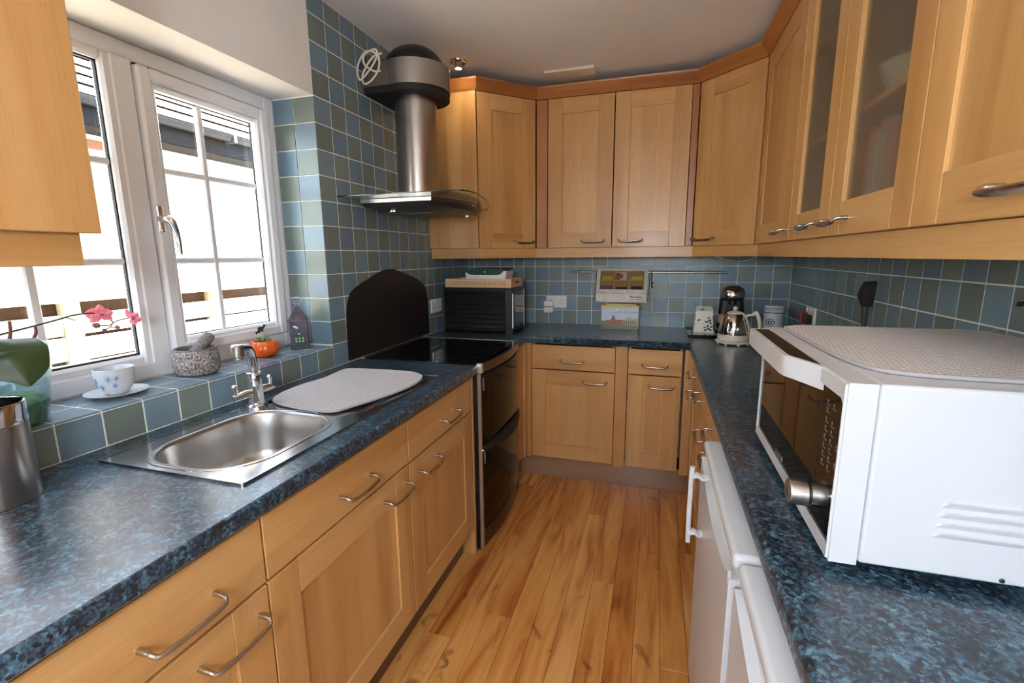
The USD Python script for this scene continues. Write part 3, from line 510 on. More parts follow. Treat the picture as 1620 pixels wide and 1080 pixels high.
part(ck, 'front_trim', bowplate(C0+.016, C1-.002, .876, .916, -.016, .002), mat('bronze_trim', (104, 84, 70), .16, .9), 40); part(ck, 'end_cap', rbox(CB-.016, CB+.012, C0-.002, C0+.017, .874, .918, .004), mat('bright_cap', (226, 222, 208), .25, .8))
part(ck, 'control_gap', bowplate(C0+.006, C1-.004, .862, .877, -.02, -.008), BLACKM, False)
ud = part(ck, 'oven_door', bowplate(C0+.012, C1-.006, .535, .862, -.014, 0), BROWNG, 40); ld = part(ck, 'oven_door', bowplate(C0+.012, C1-.006, .112, .505, -.014, 0), BROWNG, 40)
part(ck, 'side_strip', box(CB-.012, CB+.004, C0-.002, C0+.008, .02, .872, .001), mat('silver_strip', (196, 194, 190), .3, .9), False)
for dd, z0, z1 in ((ud, .79, .85), (ld, .44, .50)): part(dd, 'hinge_strip', box(CB+.0045, CB+.010, C0+.022, C0+.030, z0, z1, .001), mat('hinge_grey', (120, 118, 116), .3), False)
ys = np.linspace(C0+.012, C1-.006, 25); tt = (ys-ys.mean())/(ys[-1]-ys[0])*2
V = []; 
for y, t in zip(ys, tt):                                          # lens-shaped grip between the doors
    a = 1-t*t; V += [(bow(y)+.004, y, .530+.012*a), (bow(y)+.006+.018*a, y, .520+.010*a), (bow(y)+.006+.018*a, y, .508-.018*a), (bow(y)-.004, y, .500-.022*a)]
n = len(ys); F = [(0, 1, 2), (0, 2, 3), (4*n-4, 4*n-2, 4*n-3), (4*n-4, 4*n-1, 4*n-2)]
for i in range(n-1):
    for j in range(4): b = (j+1) % 4; F += [(4*i+j, 4*i+4+j, 4*i+4+b), (4*i+j, 4*i+4+b, 4*i+b)]
part(ld, 'handle', (np.array(V), np.array(F)), BLACKM, 50); part(ld, 'end_screw', tf(cyl(0, 0, 0, .006, .008), roty(H), (CB+.003, C0+.014, .508)), CHROME)
# splashback
sp = [(.098, .92), (.100, 1.08), (.106, 1.14), (.118, 1.185), (.142, 1.223), (.175, 1.243), (.225, 1.262), (.30, 1.285), (.39, 1.312), (.45, 1.323), (.52, 1.323), (.60, 1.305), (.70, 1.280), (.79, 1.255), (.85, 1.228), (.885, 1.19), (.90, 1.13), (.903, 1.0), (.903, .92)]
single('splashback', cat(tf(extr(Polygon(sp), .004), np.array([[0, 0, 1.], [1., 0, 0], [0, 1., 0]]), (.0008, 0, 0)), *[tf(cyl(0, 0, 0, .0025, .006, 14), roty(H), (.0046, y, z)) for y, z in ((.17, 1.03), (.50, .955), (.83, 1.03), (.50, 1.25))]), SPLASH, 'black arch-topped splashback on the tiles behind the hob', 'splashback')
# extractor hood
hd = thing('extractor_hood', 'stainless steel chimney hood with glass canopy above the hob', 'extractor hood', (.2, .5, 1.58))
part(hd, 'duct', lathe([(.1, 1.645), (.1, 2.16)], 56, (.188, .5, 0)), STEEL_DUCT, True)
dsh = Point(.188, .5).buffer(.168, quad_segs=24).union(sbox(.003, .34, .188, .66))
part(hd, 'collar', extr(dsh, .105, 2.152), STEEL_DUCT, 30); part(hd, 'collar_base', extr(dsh.buffer(-.004), .03, 2.124), BLACKM, 30)
a = np.linspace(0, H, 9); part(hd, 'motor_dome', lathe([(.142*math.cos(t), 2.255+.105*math.sin(t)) for t in a], 40, (.188, .5, 0)), BLACK, 40)
gl = [(.012, .085), (.45, .080), (.56, .085), (.592, .11), (.603, .16), (.60, .23), (.585, .32), (.565, .42), (.535, .53), (.50, .64), (.465, .74), (.43, .83), (.39, .90), (.33, .925), (.012, .925)]
gp = np.array(spline(gl, 6)); GP = Polygon(gp)
cn = part(hd, 'canopy', extr(GP, .004, 1.640), HOODGLASS, False, 'clear glass canopy'); part(cn, 'edge', extr(GP.buffer(.0006).difference(GP.buffer(-.0012)), .0046, 1.6397), GLASS_EDGE, False)
bt = Polygon([(.035, .20), (.40, .20)]+[(.40+.068*(1-((y-.5)/.3)**2), y) for y in np.linspace(.2, .8, 17)]+[(.035, .80)])
bvv, bff, nb_ = rings([(bt.buffer(-.11), 1.588), (bt.buffer(-.02), 1.604), (bt, 1.622), (bt, 1.639)], 90, (.22, .5))
bvv = np.vstack([bvv, [(.22, .5, 1.588), (.22, .5, 1.639)]]); k = len(bvv)
bff = np.vstack([bff, [(k-2, (j+1) % nb_, j) for j in range(nb_)], [(k-1, 3*nb_+j, 3*nb_+(j+1) % nb_) for j in range(nb_)]])
bd = part(hd, 'body', (bvv, bff), mat('hood_body_grey', (84, 81, 78), .34, .8), 25)
part(bd, 'filter', extr(rrect(.12, .34, .36, .64, .01), .002, 1.5862), metal('filter_mesh', (120, 118, 112), .42, (200, 200, 10), .3), False)
part(hd, 'near_rim', box(.05, .400, .1975, .2005, 1.622, 1.639, .0008), STEEL, False)
for y in (.30, .70): part(bd, 'lamp_lens', lathe([(0, 0), (.024, 0), (.03, .004), (.03, .012), (0, .012)], 24, (.36 if y > .5 else .16, y, 1.584)), HANDLE)
for i in range(5): part(bd, 'button', tf(cyl(0, 0, -.002, .005, .005, 12), roty(H), (.463-.068*((.44+i*.03-.5)/.3)**2, .44+i*.03, 1.628)), CHROME)
th = np.linspace(0, 1, 90)
lp = spline([(.02, .345, 2.20), (.012, .30, 2.205), (.03, .25, 2.235), (.05, .265, 2.27), (.04, .33, 2.285), (.02, .325, 2.255), (.02, .27, 2.205), (.04, .22, 2.17), (.05, .215, 2.225), (.045, .27, 2.28), (.035, .34, 2.262), (.02, .335, 2.21), (.02, .285, 2.165), (.03, .24, 2.155), (.02, .235, 2.20), (.012, .30, 2.262), (.02, .36, 2.27)], 8)
lp = np.c_[.012+(lp[:, 1]-.21)*.80, .318-lp[:, 0]*.5, lp[:, 2]]
part(hd, 'cable', tube(lp, .0042, 8), mat('cable_white', (226, 214, 196), .5))

# ================================================================ electrical bits, rail
def socket(name, F, w, label, plugs=()):
    t = thing(name, label, 'socket', F((np.array([[0, 0, 0.]]), np.array([[0, 0, 0]])))[0][0])
    pl_ = part(t, 'plate', F(box(-w/2, w/2, 0, .010, -.043, .043, .003)), WHITE_S, False)
    for u in ((-w/4, w/4) if w > .1 else (0,)):
        for du, dz, a, b in ((0, .012, .0022, .004), (-.011, -.010, .0034, .002), (.011, -.010, .0034, .002)): part(pl_, 'pin_hole', F(box(u+du-a, u+du+a, .0098, .0104, dz-b, dz+b)), BLACKM, False)
        part(pl_, 'switch', F(box(u+.012 if w > .1 else u-.006, u+.024 if w > .1 else u+.006, .009, .0135, .022, .036, .0012)), WHITE_S, False)
    return t
FS1 = Frame((0, 1.012, 1.080), (0, 1, 0), (1, 0, 0)); socket('socket', FS1, .146, 'white double socket on the tiles beside the bread bin and splashback')
FS2 = Frame((.667, YB, 1.065), (1, 0, 0), (0, -1, 0)); socket('socket', FS2, .146, 'white double socket on the back wall with a square plug in it')
FS3 = Frame((XR, 1.10, 1.065), (0, 1, 0), (-1, 0, 0)); socket('socket', FS3, .146, 'white double socket in the right corner holding a red and a black plug')
t = thing('plug', 'square white smart plug in the left half of the back wall socket', 'plug', (.617, YB-.012, 1.03))
part(t, 'casing', cat(rbox(.583, .651, YB-.048, YB-.0125, 1.034, 1.074, .008), rbox(.583, .651, YB-.048, YB-.0125, .990, 1.031, .008)), WHITE_S, 40); part(t, 'seam', box(.586, .648, YB-.044, YB-.014, 1.030, 1.035), mat('grey_seam', (110, 110, 116), .5), False)
def plug(label, mt, y, z, x=XR-.012):
    t = thing('plug', label, 'plug', (x, y, z)); part(t, 'casing', rbox(x-.038, x, y-.023, y+.023, z-.026, z+.022, .008), mt, 40)
    part(t, 'lead', tube(spline([(x-.02, y, z-.02), (x-.022, y, z-.06), (x-.03, y+.01, z-.10), (x-.06, y+.03, .918), (x-.12, y+.02, .915)], 6), .004, 8), mt); return t
plug('red plug in the socket of the right corner', mat('plug_red', (168, 24, 34), .4), 1.142, 1.055); plug('black plug beside the red plug in the right corner socket', BLACK, 1.066, 1.05)
t = thing('plug', 'black plug top with thick tapering cord hanging down the right wall behind the microwave', 'plug', (XR-.02, .40, 1.2))
part(t, 'casing', hull(np.vstack([np.array(trimesh.creation.uv_sphere(.006).vertices)+p for p in [(XR-.010, .372, 1.275), (XR-.010, .402, 1.270), (XR-.040, .376, 1.272), (XR-.040, .402, 1.250), (XR-.010, .418, 1.228), (XR-.040, .418, 1.222), (XR-.010, .385, 1.19), (XR-.036, .385, 1.19), (XR-.012, .408, 1.185)]])), BLACKM, 40)
part(t, 'cord', tube([(XR-.022, .402, 1.195), (XR-.022, .398, 1.15), (XR-.02, .398, 1.10), (XR-.02, .397, 1.0), (XR-.03, .39, .915)], [.013, .011, .008, .005, .004], 12), mat('cord_dark_grey', (58, 58, 60), .5))
t = thing('rail', 'thin steel utensil rail across the back wall tiles', 'rail', (1.27, YB-.03, 1.27))
part(t, 'bar', tf(cyl(0, 0, -.497, .497, .0080, 14, .002), roty(H), (1.268, YB-.012, 1.272)), STEEL, 40)
for x in (.86, 1.64): part(t, 'bracket', cat(tf(cyl(0, 0, 0, .012, .006, 12), rotx(H), (x, YB, 1.272)), tf(cyl(0, 0, -.008, .008, .010, 16), roty(H), (x, YB-.012, 1.272))), CHROME, 40)
single('cable', tube(spline([(1.655, 1.50, 1.385), (1.70, 1.50, 1.362), (1.76, 1.50, 1.345), (1.82, 1.50, 1.340), (1.88, 1.50, 1.352), (1.915, 1.50, 1.385)], 8), .0045, 8), mat('cable_pale', (206, 200, 186), .5), 'pale cable sagging below the wall cabinet in the back right corner', 'cable')
single('hook', tube(spline([(XR-.001, -.372, 1.272), (XR-.012, -.372, 1.272), (XR-.016, -.378, 1.266), (XR-.014, -.40, 1.272), (XR-.012, -.425, 1.274)], 6), .0022, 8), BLACKM, 'tiny dark wire hook on the right wall tiles above the microwave', 'hook')
# ceiling fittings
def downlight(x, y, label, cat_='downlight'):
    t = thing('downlight', label, cat_, (x, y, ZC), 'recessed ceiling downlights')
    part(t, 'ring', lathe([(.030, ZC), (.046, ZC-.0005), (.044, ZC-.006), (.032, ZC-.009), (.026, ZC-.004), (.026, ZC)], 32, (x, y, 0)), HANDLE)
    part(t, 'lamp_body', lathe([(.0, ZC-.002), (.024, ZC-.002), (.022, ZC-.03), (.0235, ZC-.036), (.017, ZC-.036), (.016, ZC-.03), (0, ZC-.03)], 28, (x, y, 0)), HANDLE)
    part(t, 'bulb', lathe([(0, ZC-.0395), (.010, ZC-.0385), (.0155, ZC-.0345), (.0155, ZC-.031), (0, ZC-.031)], 24, (x, y, 0)), BULB)
downlight(.279, .825, 'lit halogen downlight in the ceiling beside the hood')
downlight(1.0, -2.9, 'added halogen downlight behind the camera, unseen extra light for the room')  # extra lamp added out of view to brighten the room
t = thing('floor_lamp', 'added white globe lamp behind the camera, unseen fill light for the room', 'floor lamp', (FLX, FLY, 0)); OPAL = emit('added_fill_glow', (.88, .95, 1.06), FILL_LAMP)  # lamp added out of view purely as fill light
part(t, 'base', lathe([(0, 0), (.14, 0), (.14, .012), (.02, .024), (0, .024)], 40, (FLX, FLY, 0)), WHITE_S); part(t, 'stem', cyl(FLX, FLY, .02, 1.40, .011), WHITE_S)
part(t, 'globe', tf(trimesh.creation.icosphere(3, .16), None, (FLX, FLY, 1.55)), OPAL, 60)
single('ceiling_hatch', box(.682, .963, 1.093, 1.317, ZC-.014, ZC, .004), mat('hatch_cream', (232, 222, 198), .6), 'cream square cover plate on the ceiling above the double wall cabinet', 'cover plate', False)

# ================================================================ microwave, fridge, freezer
MF, MN, MZ0, MZ1 = -.402, -.950, .926, 1.204
mw = thing('microwave', 'white microwave oven with dark mirrored door on the right worktop', 'microwave', (1.84, -.67, WT))
part(mw, 'casing', rbox(1.6415, 2.06, MN+.001, MF-.002, MZ0+.002, MZ1, .007), WHITE, 40)
for x in (1.68, 2.02):
    for y in (MN+.05, MF-.05): part(mw, 'foot', cyl(x, y, WT, MZ0+.006, .014, 18), BLACK)
def yz(poly, d, x): return tf(extr(poly, d), np.array([[0, 0, 1.], [1., 0, 0], [0, 1., 0]]), (x, 0, 0))   # polygon in (y, z) extruded along x
out_ = Polygon([(MN, MZ0), (MF, MZ0), (MF, MZ1), (MN, MZ1)]); inn = Polygon([(MN+.006, MZ0+.022), (MF-.010, MZ0+.022), (MF-.010, MZ1-.026), (MN+.014, MZ1-.026), (MN+.006, MZ1-.034)])
ins = inn.buffer(-.004).buffer(.004)
part(mw, 'front_frame', cat(yz(out_.buffer(-.0035).difference(ins), .0035, 1.600), yz(out_.difference(ins), .036, 1.6035)), WHITE, 20)
part(mw, 'front_glass', yz(ins, .006, 1.6035), MWGLASS, False); part(mw, 'door_seam', yz(sbox(-.8535, MZ0+.022, -.8525, MZ1-.026), .001, 1.6028), mat('seam_brown', (46, 36, 32), .3), False)
hpoly = [(1.604, -.425), (1.566, -.425), (1.563, -.432), (1.563, -.742), (1.566, -.762), (1.576, -.782), (1.600, -.842), (1.604, -.851)]
hin = [(1.604, -.436), (1.573, -.436), (1.572, -.745), (1.575, -.764), (1.584, -.783), (1.604, -.832)]
part(mw, 'handle', cat(extr(Polygon(hpoly).difference(Polygon(hin).buffer(0)), .038, MZ1-.039)), WHITE, 40)
part(mw, 'handle_recess', extr(Polygon(hin), .003, MZ1-.004), mat('recess_dark_brown', (22, 14, 12), .35, specular_ior_level=.2), False)
KN = np.array([[0, 0, -1.], [0, 1., 0], [1., 0, 0]])
part(mw, 'knob', cat(tf(lathe([(0, 0), (.0165, 0), (.0165, .026)], 36), KN, (1.603, -.912, 1.014)), tf(lathe([(0, .026), (.0186, .026), (.0200, .0275), (.0200, .050), (.0185, .0525), (.008, .0525), (.0065, .0515), (0, .0515)], 36), KN, (1.603, -.912, 1.014))), STEEL, 35); part(mw, 'knob_groove', tf(lathe([(.0185, .0225), (.0192, .023), (.0192, .0262), (.0185, .0265)], 36), KN, (1.603, -.912, 1.014)), BLACK, 35)
part(mw, 'badge', yz(sbox(-.655, MZ0+.030, -.600, MZ0+.040), .0008, 1.6026), HANDLE, False)
PRINT = mat('grey_print', (112, 102, 98), .5)
marks = []
for r_, (z, n_) in enumerate([(1.150, 2), (1.138, 1), (1.122, 2), (1.108, 2), (1.094, 3), (1.080, 2), (1.066, 3), (1.052, 2)]):
    for k_ in range(n_):
        y = -.872-k_*.026; marks.append(yz(sbox(y-.017, z, y-.002, z+.0016), .0004, 1.6030)); marks.append(yz(sbox(y-.009, z+.004, y-.004, z+.0085), .0004, 1.6030))
part(mw, 'control_marks', cat(*marks), PRINT, False, kind='stuff')
for i in range(4): part(mw, 'vent_louvre', tf(hull([(-.115, 0, .0), (.115, 0, .0), (-.11, -.0042, -.001), (.11, -.0042, -.001), (-.118, 0, -.0085), (.118, 0, -.0085)]), None, (1.848-i*.0015, MN+.0012, 1.042-i*.0155)), WHITE, False)
part(mw, 'screw', tf(lathe([(0, 0), (.0035, 0), (.003, .0016), (0, .0018)], 16), rotx(H), (1.812, MN+.001, .936)), mat('screw_grey', (120, 118, 116), .3, 1.))

WOVEN = usdkit.material(stage, '/World/Looks/woven_mat', {"g": ("geometry", {}), "v": ("vector_rotate", {"rotate_type": "z_axis", "angle": .35}), "k": ("brick_texture", {"scale": 62., "color1": L((226, 223, 221)), "color2": L((212, 208, 207)), "mortar": L((164, 160, 160)), "mortar_size": .085, "mortar_smooth": .3, "brick_width": .62, "row_height": .36}),
    "n": ("noise_texture", {"scale": 300.}), "b": ("bump", {"strength": .25, "distance": .002}), "p": ("principled_bsdf", {"roughness": .9})}, [("g.position", "v.vector"), ("v.vector", "k.vector"), ("k.color", "p.base_color"), ("g.position", "n.vector"), ("n.fac", "b.height"), ("b.normal", "p.normal")], surface="p.BSDF")
WOVEN2 = usdkit.material(stage, '/World/Looks/woven_mat_chevron', {"g": ("geometry", {}), "v": ("vector_rotate", {"rotate_type": "z_axis", "angle": .2}), "k": ("brick_texture", {"scale": 42., "color1": L((222, 219, 218)), "color2": L((236, 234, 233)), "mortar": L((188, 184, 182)), "mortar_size": .09, "mortar_smooth": .4, "brick_width": .7, "row_height": .34}),
    "n": ("noise_texture", {"scale": 300.}), "b": ("bump", {"strength": .35, "distance": .002}), "p": ("principled_bsdf", {"roughness": .9})}, [("g.position", "v.vector"), ("v.vector", "k.vector"), ("k.color", "p.base_color"), ("g.position", "n.vector"), ("n.fac", "b.height"), ("b.normal", "p.normal")], surface="p.BSDF")
PIPING = mat('mat_piping_grey', (168, 164, 164), .85)
def mat_mesh(out, zf, th, rmax=1., nr=16, na=160):
    pg = Polygon(out); c = np.array(pg.centroid.coords[0]); e = pg.exterior; B = np.array([e.interpolate(t, normalized=True).coords[0] for t in np.arange(na)/na]); V = []
    rs = np.linspace(0, rmax, nr)[1:]
    top = np.vstack([c[None]]+[c+r*(B-c) for r in rs]); zt = np.array([zf(*p) for p in top]); last = zt[-na:]
    V = np.vstack([np.c_[top, zt+th], np.c_[c+(rmax+.006)*(B-c), last+th*.45], np.c_[top, zt]]); F = []; m = len(top)
    for j in range(na): F.append((0, 1+j, 1+(j+1) % na))
    def q(a, b):
        for j in range(na): F.extend([(a+j, b+j, b+(j+1) % na), (a+j, b+(j+1) % na, a+(j+1) % na)])
    for i in range(nr-2): q(1+i*na, 1+(i+1)*na)
    q(1+(nr-2)*na, m); q(m, m+na+1+(nr-2)*na)
    for i in range(nr-2, 0, -1): q(m+na+1+i*na, m+na+1+(i-1)*na)
    for j in range(na): F.append((m+na, m+na+1+(j+1) % na, m+na+1+j))
    t = trimesh.Trimesh(V, np.array(F), process=False); t.fix_normals(); return np.array(t.vertices), np.array(t.faces)
def closed(P, m=8):
    P = np.asarray(P, float); P = np.vstack([P[-2:], P, P[:3]]); s = spline(P, m); return s[2*m:-3*m-0][:-0 or None][: (len(P)-5)*m]
def edge_tube(out, zf, r, dz):
    e = Polygon(out).exterior; B = [e.interpolate(t, normalized=True).coords[0] for t in np.arange(161)/160]
    return tube([(x, y, zf(x, y)+dz) for x, y in B], r, 8, caps=False)
o1 = closed([(.108, -.455), (.150, -.505), (.225, -.535), (.330, -.555), (.410, -.545), (.440, -.478), (.468, -.395), (.490, -.30), (.505, -.20), (.492, -.125), (.450, -.090), (.385, -.078), (.27, -.080), (.17, -.080), (.122, -.095), (.118, -.16), (.126, -.235), (.106, -.33), (.098, -.41)])
def z1(x, y): return WT+.0095+.012*max(0, (y+.30)/.22)**1.5+.004*math.sin(18*y+3*x)*max(0, 1-abs(x-.11)/.2)
t = thing('drying_mat', 'grey and white patterned drying mat lying on the sink drainer', 'mat', (.3, -.3, WT)); part(t, 'fabric', mat_mesh(o1, z1, .006), WOVEN, 50); part(t, 'piping', edge_tube(o1, z1, .0036, .003), PIPING, 50)
o2 = closed([(1.640, -.43), (1.637, -.55), (1.639, -.66), (1.643, -.76), (1.653, -.83), (1.675, -.875), (1.73, -.895), (1.83, -.90), (1.94, -.895), (2.02, -.88), (2.042, -.80), (2.045, -.60), (2.045, -.44), (2.02, -.405), (1.95, -.398), (1.85, -.40), (1.75, -.40), (1.67, -.402)])
def z2(x, y): return MZ1+.0005
t = thing('drying_mat', 'pale chevron patterned drying mat spread on top of the microwave', 'mat', (1.84, -.65, MZ1)); part(t, 'fabric', mat_mesh(o2, z2, .006), WOVEN2, 50); part(t, 'piping', edge_tube(o2, z2, .0036, .0035), PIPING, 50)

def under_counter(name, label, cat_, y0, y1, xf, handle):
    t = thing(name, label, cat_, (1.8, (y0+y1)/2, 0)); yc = (y0+y1)/2; h = (y1-y0)/2
    part(t, 'cabinet', box(xf+.05, 2.09, y0+.002, y1-.002, .03, .845, .003), WHITE, False); part(t, 'top', rbox(xf+.004, 2.095, y0, y1, .822, .852, .011), WHITE, 45)
    ya = np.linspace(y0+.004, y1-.004, 25); arc = [(y, .800-.040*max(0, 1-((y-yc)/(h*.93))**2)) for y in ya]
    d = part(t, 'door', yz(Polygon([(y0+.004, .10), (y1-.004, .10)]+arc[::-1]), .034, xf), WHITE, 25)
    part(d, 'grip_recess', yz(sbox(y0+.006, .74, y1-.006, .818), .020, xf+.018), WHITE_S, False)
    part(t, 'plinth', box(xf+.07, xf+.09, y0+.01, y1-.01, 0, .095), BLACK, False); part(t, 'hinge_cap', box(xf-.001, xf+.006, y0+.012, y0+.026, .785, .812, .001), mat(name+'_cap', (190, 190, 192), .5), False)
    if handle:
        part(d, 'handle', cat(tube(spline([(xf-.036, y1-.143, .606), (xf-.037, y1-.143, .66), (xf-.037, y1-.143, .77), (xf-.036, y1-.143, .826)], 6), .0065, 12), ), WHITE, 40)
        for z in (.80, .635): part(d, 'handle_bracket', tube(spline([(xf-.036, y1-.143, z), (xf-.022, y1-.143, z+.004), (xf-.012, y1-.140, z-.004), (xf+.004, y1-.136, z)], 5), .007, 10, R2=.015), WHITE, 40)
    return t
under_counter('fridge', 'white undercounter fridge with bar handle under the right worktop', 'fridge', -.858, -.292, 1.486, True)
under_counter('freezer', 'white undercounter freezer nearest the camera under the right worktop', 'freezer', -1.44, -.872, 1.492, False)

# ================================================================ things on the window sill
SZ = 1.0078
def pot(name, prof, at, mt, label, cat_, smooth=40, n=48): return single(name, lathe(prof, n, at), mt, label, cat_, smooth)
pt = thing('canister', 'tall brushed steel utensil pot on the worktop by the window sill', 'pot', (.098, -1.172, WT))
part(pt, 'body', lathe([(0, .0), (.064, .0), (.066, .003), (.0655, .17), (.0655, .172), (.062, .172), (.061, .01), (0, .008)], 56, (.098, -1.172, WT)), STEEL_DUCT, 40)
part(pt, 'rim', lathe([(.0658, .160), (.0665, .162), (.0665, .199), (.065, .202), (.0625, .201), (.0615, .196), (.0615, .16)], 56, (.098, -1.172, WT)), CHROME, 40)
VG = usdkit.material(stage, '/World/Looks/aqua_glass', {"t": ("transparent_bsdf", {"color": L((238, 246, 248))}), "gl": ("glossy_bsdf", {"roughness": .05}), "d": ("diffuse_bsdf", {"color": L((150, 190, 196))}), **SCHLICK, "m": ("mix_closure", {"fac": .07}), "m2": ("mix_closure", {})},
    [("t.BSDF", "m.closure1"), ("d.BSDF", "m.closure2"), *SCHLICK_L, ("f.value", "m2.fac"), ("m.closure", "m2.closure1"), ("gl.BSDF", "m2.closure2")], surface="m2.closure")
vx, vy = -.085, -1.050
og = thing('orchid_vase', 'aqua glass vase holding the orchid at the left end of the sill', 'vase', (vx, vy, SZ))
part(og, 'glass', lathe([(0, 0), (.070, 0), (.073, .004), (.098, .185), (.096, .185), (.071, .010), (0, .007)], 48, (vx, vy, SZ)), VG, 40)
part(og, 'moss', lathe([(0, .0075), (.0695, .0075), (.077, .055), (.06, .066), (0, .070)], 32, (vx, vy, SZ)), noisy('moss_green', (40, 88, 44), (112, 158, 96), 60., .9, .3), 40)
LEAF = usdkit.material(stage, '/World/Looks/orchid_leaf', {"p": ("principled_bsdf", {"base_color": L((58, 74, 40)), "roughness": .3}), "t": ("translucent_bsdf", {"color": L((110, 130, 60))}), "m": ("mix_closure", {"fac": .12})}, [("p.BSDF", "m.closure1"), ("t.BSDF", "m.closure2")], surface="m.closure")
def leaf(spine, width, fold, th=.0022, fixed=None):                           # folded leaf about a spine of points, with the widths given along it
    S = spline(spine, 6); k = len(S); T = np.gradient(S, axis=0); T /= np.linalg.norm(T, axis=1, keepdims=True); w = np.interp(np.linspace(0, 1, k), np.linspace(0, 1, len(width)), width); V = []; m = 9
    side = np.cross(T, [0, 0, 1.]) if fixed is None else np.asarray(fixed, float)-T*(T@np.asarray(fixed, float))[:, None]; side /= np.linalg.norm(side, axis=1, keepdims=True)+1e-9; nrm = np.cross(side, T)
    for s in (1, -1):
        for i in range(k):
            for a in np.linspace(-1, 1, m): V.append(S[i]+side[i]*a*w[i]*math.cos(fold)+nrm[i]*(abs(a)*w[i]*math.sin(fold)+s*th*.5*(1-.7*abs(a))))
    F = []; N = k*m
    for i in range(k-1):
        for j in range(m-1):
            a = i*m+j; F += [(a, a+1, a+m+1), (a, a+m+1, a+m), (N+a, N+a+m+1, N+a+1), (N+a, N+a+m, N+a+m+1)]
        for j in (0, m-1): a = i*m+j; F += [(a, a+m, N+a+m), (a, N+a+m, N+a)]
    t = trimesh.Trimesh(V, F, process=False); t.fix_normals(); return np.array(t.vertices), np.array(t.faces)
oc = thing('orchid', 'pink orchid leaning along the window with one arching stem', 'orchid', (vx, vy, SZ+.07))
part(oc, 'leaf', leaf([(-.085, -1.068, 1.165), (-.055, -1.070, 1.212), (-.018, -1.068, 1.212), (.016, -1.063, 1.184), (.028, -1.057, 1.143), (.033, -1.056, 1.113)], [.024, .050, .064, .062, .044, .004], -.20, fixed=(-.30, -.95, 0)), LEAF, 60)
part(oc, 'leaf', leaf([(vx, vy-.03, SZ+.12), (vx+.02, vy-.09, SZ+.20), (vx+.03, vy-.15, SZ+.19)], [.012, .04, .004], .25), LEAF, 60)
STEM = mat('stem_brown', (74, 52, 44), .6); BUD = noisy('bud_mauve', (120, 66, 70), (160, 120, 112), 60., .6)
for P_ in ([(-.07, -1.03, SZ+.16), (-.075, -1.022, SZ+.195), (-.085, -1.012, SZ+.215), (-.09, -1.008, SZ+.238)], [(-.06, -1.0, SZ+.16), (-.07, -.985, SZ+.185), (-.082, -.968, SZ+.205), (-.09, -.963, SZ+.222)]): part(oc, 'aerial_root', tube(spline(P_, 6), np.linspace(.0042, .003, 19), 8), mat('root_brown_%d' % len(P_) if False else 'root_brown_'+('a' if P_[0][0] == -.07 else 'b'), (110, 66, 52), .6))
stem = part(oc, 'stem', tube(spline([(-.085, -1.12, SZ+.19), (-.098, -1.03, SZ+.208), (-.10, -.965, SZ+.219), (-.10, -.915, SZ+.228), (-.10, -.875, SZ+.236), (-.10, -.828, SZ+.2355), (-.10, -.800, SZ+.222), (-.10, -.785, SZ+.205)], 8), np.linspace(.0024, .0016, 57), 8), STEM)
for P_ in ([(-.10, -.785, SZ+.205), (-.10, -.765, SZ+.210), (-.10, -.742, SZ+.212)], [(-.10, -.785, SZ+.205), (-.10, -.795, SZ+.199), (-.10, -.825, SZ+.203)], [(-.10, -.785, SZ+.205), (-.10, -.795, SZ+.194), (-.10, -.808, SZ+.188)], [(-.10, -.795, SZ+.194), (-.10, -.785, SZ+.190), (-.10, -.779, SZ+.190)], [(-.10, -.893, SZ+.232), (-.10, -.884, SZ+.228), (-.10, -.874, SZ+.222)]): part(stem, 'stalk', tube(spline(P_, 4), .0013, 6), STEM)
for y, z, r in ((-.828, .2025, .0085), (-.810, .187, .0055), (-.777, .190, .006)): part(stem, 'bud', tf(lathe([(0, -1.2), (.6, -.8), (.9, -.1), (.7, .6), (.25, 1.1), (0, 1.3)], 16), rotz(.3)@rotx(1.2), (-.10, y, SZ+z), (r, r, r*1.1)), BUD)
PETAL = usdkit.material(stage, '/World/Looks/petal_pink', {"g": ("geometry", {}), "n": ("noise_texture", {"scale": 90.}), "r": ("rgb_ramp", {"ramp": [(.35, L((232, 140, 162))), (.65, L((246, 186, 196)))]}), "p": ("principled_bsdf", {"roughness": .55}), "t": ("translucent_bsdf", {}), "m": ("mix_closure", {"fac": .45})},
    [("g.position", "n.vector"), ("n.fac", "r.fac"), ("r.color", "p.base_color"), ("r.color", "t.color"), ("p.BSDF", "m.closure1"), ("t.BSDF", "m.closure2")], surface="m.closure")
def petal(c, ang, ln, wd, tilt=0.):                               # flat petal in the (y, z) plane, turned slightly to the camera
    a = np.linspace(0, 1, 13); w = np.sin(np.pi*a**.8)**.8; V = []; 
    for s in (1, -1):
        for t_, w_ in zip(a, w):
            for b in np.linspace(-1, 1, 7): V.append((.004*(1-b*b)*(1 if True else 0)+.006*t_*t_+s*.0006, b*w_*wd/2, t_*ln))
    N = 13*7; F = []
    for i in range(12):
        for j in range(6): k = i*7+j; F += [(k, k+1, k+8), (k, k+8, k+7), (N+k, N+k+8, N+k+1), (N+k, N+k+7, N+k+8)]
    return tf((np.array(V), np.array(F)), rotz(-.5)@roty(tilt)@rotx(ang), c)
def flower(c, petals, label):
    f = xform(oc, 'flower', label)
    for ang, ln, wd, tl in petals: part(f, 'petal', petal(c, ang, ln, wd, tl), PETAL, 60)
    part(f, 'throat', tf(lathe([(0, -.004), (.003, -.003), (.004, .002), (.002, .006), (0, .007)], 14), roty(H), c+np.array([.006, 0, 0])), mat('throat_'+label.split()[1], (170, 60, 96), .5))
flower(np.array([-.098, -.815, SZ+.230]), [(0, .030, .022, .1), (1.35, .034, .032, .1), (-1.3, .028, .028, .15), (2.2, .030, .022, .1), (-2.1, .028, .020, .2)], 'open pink flower')
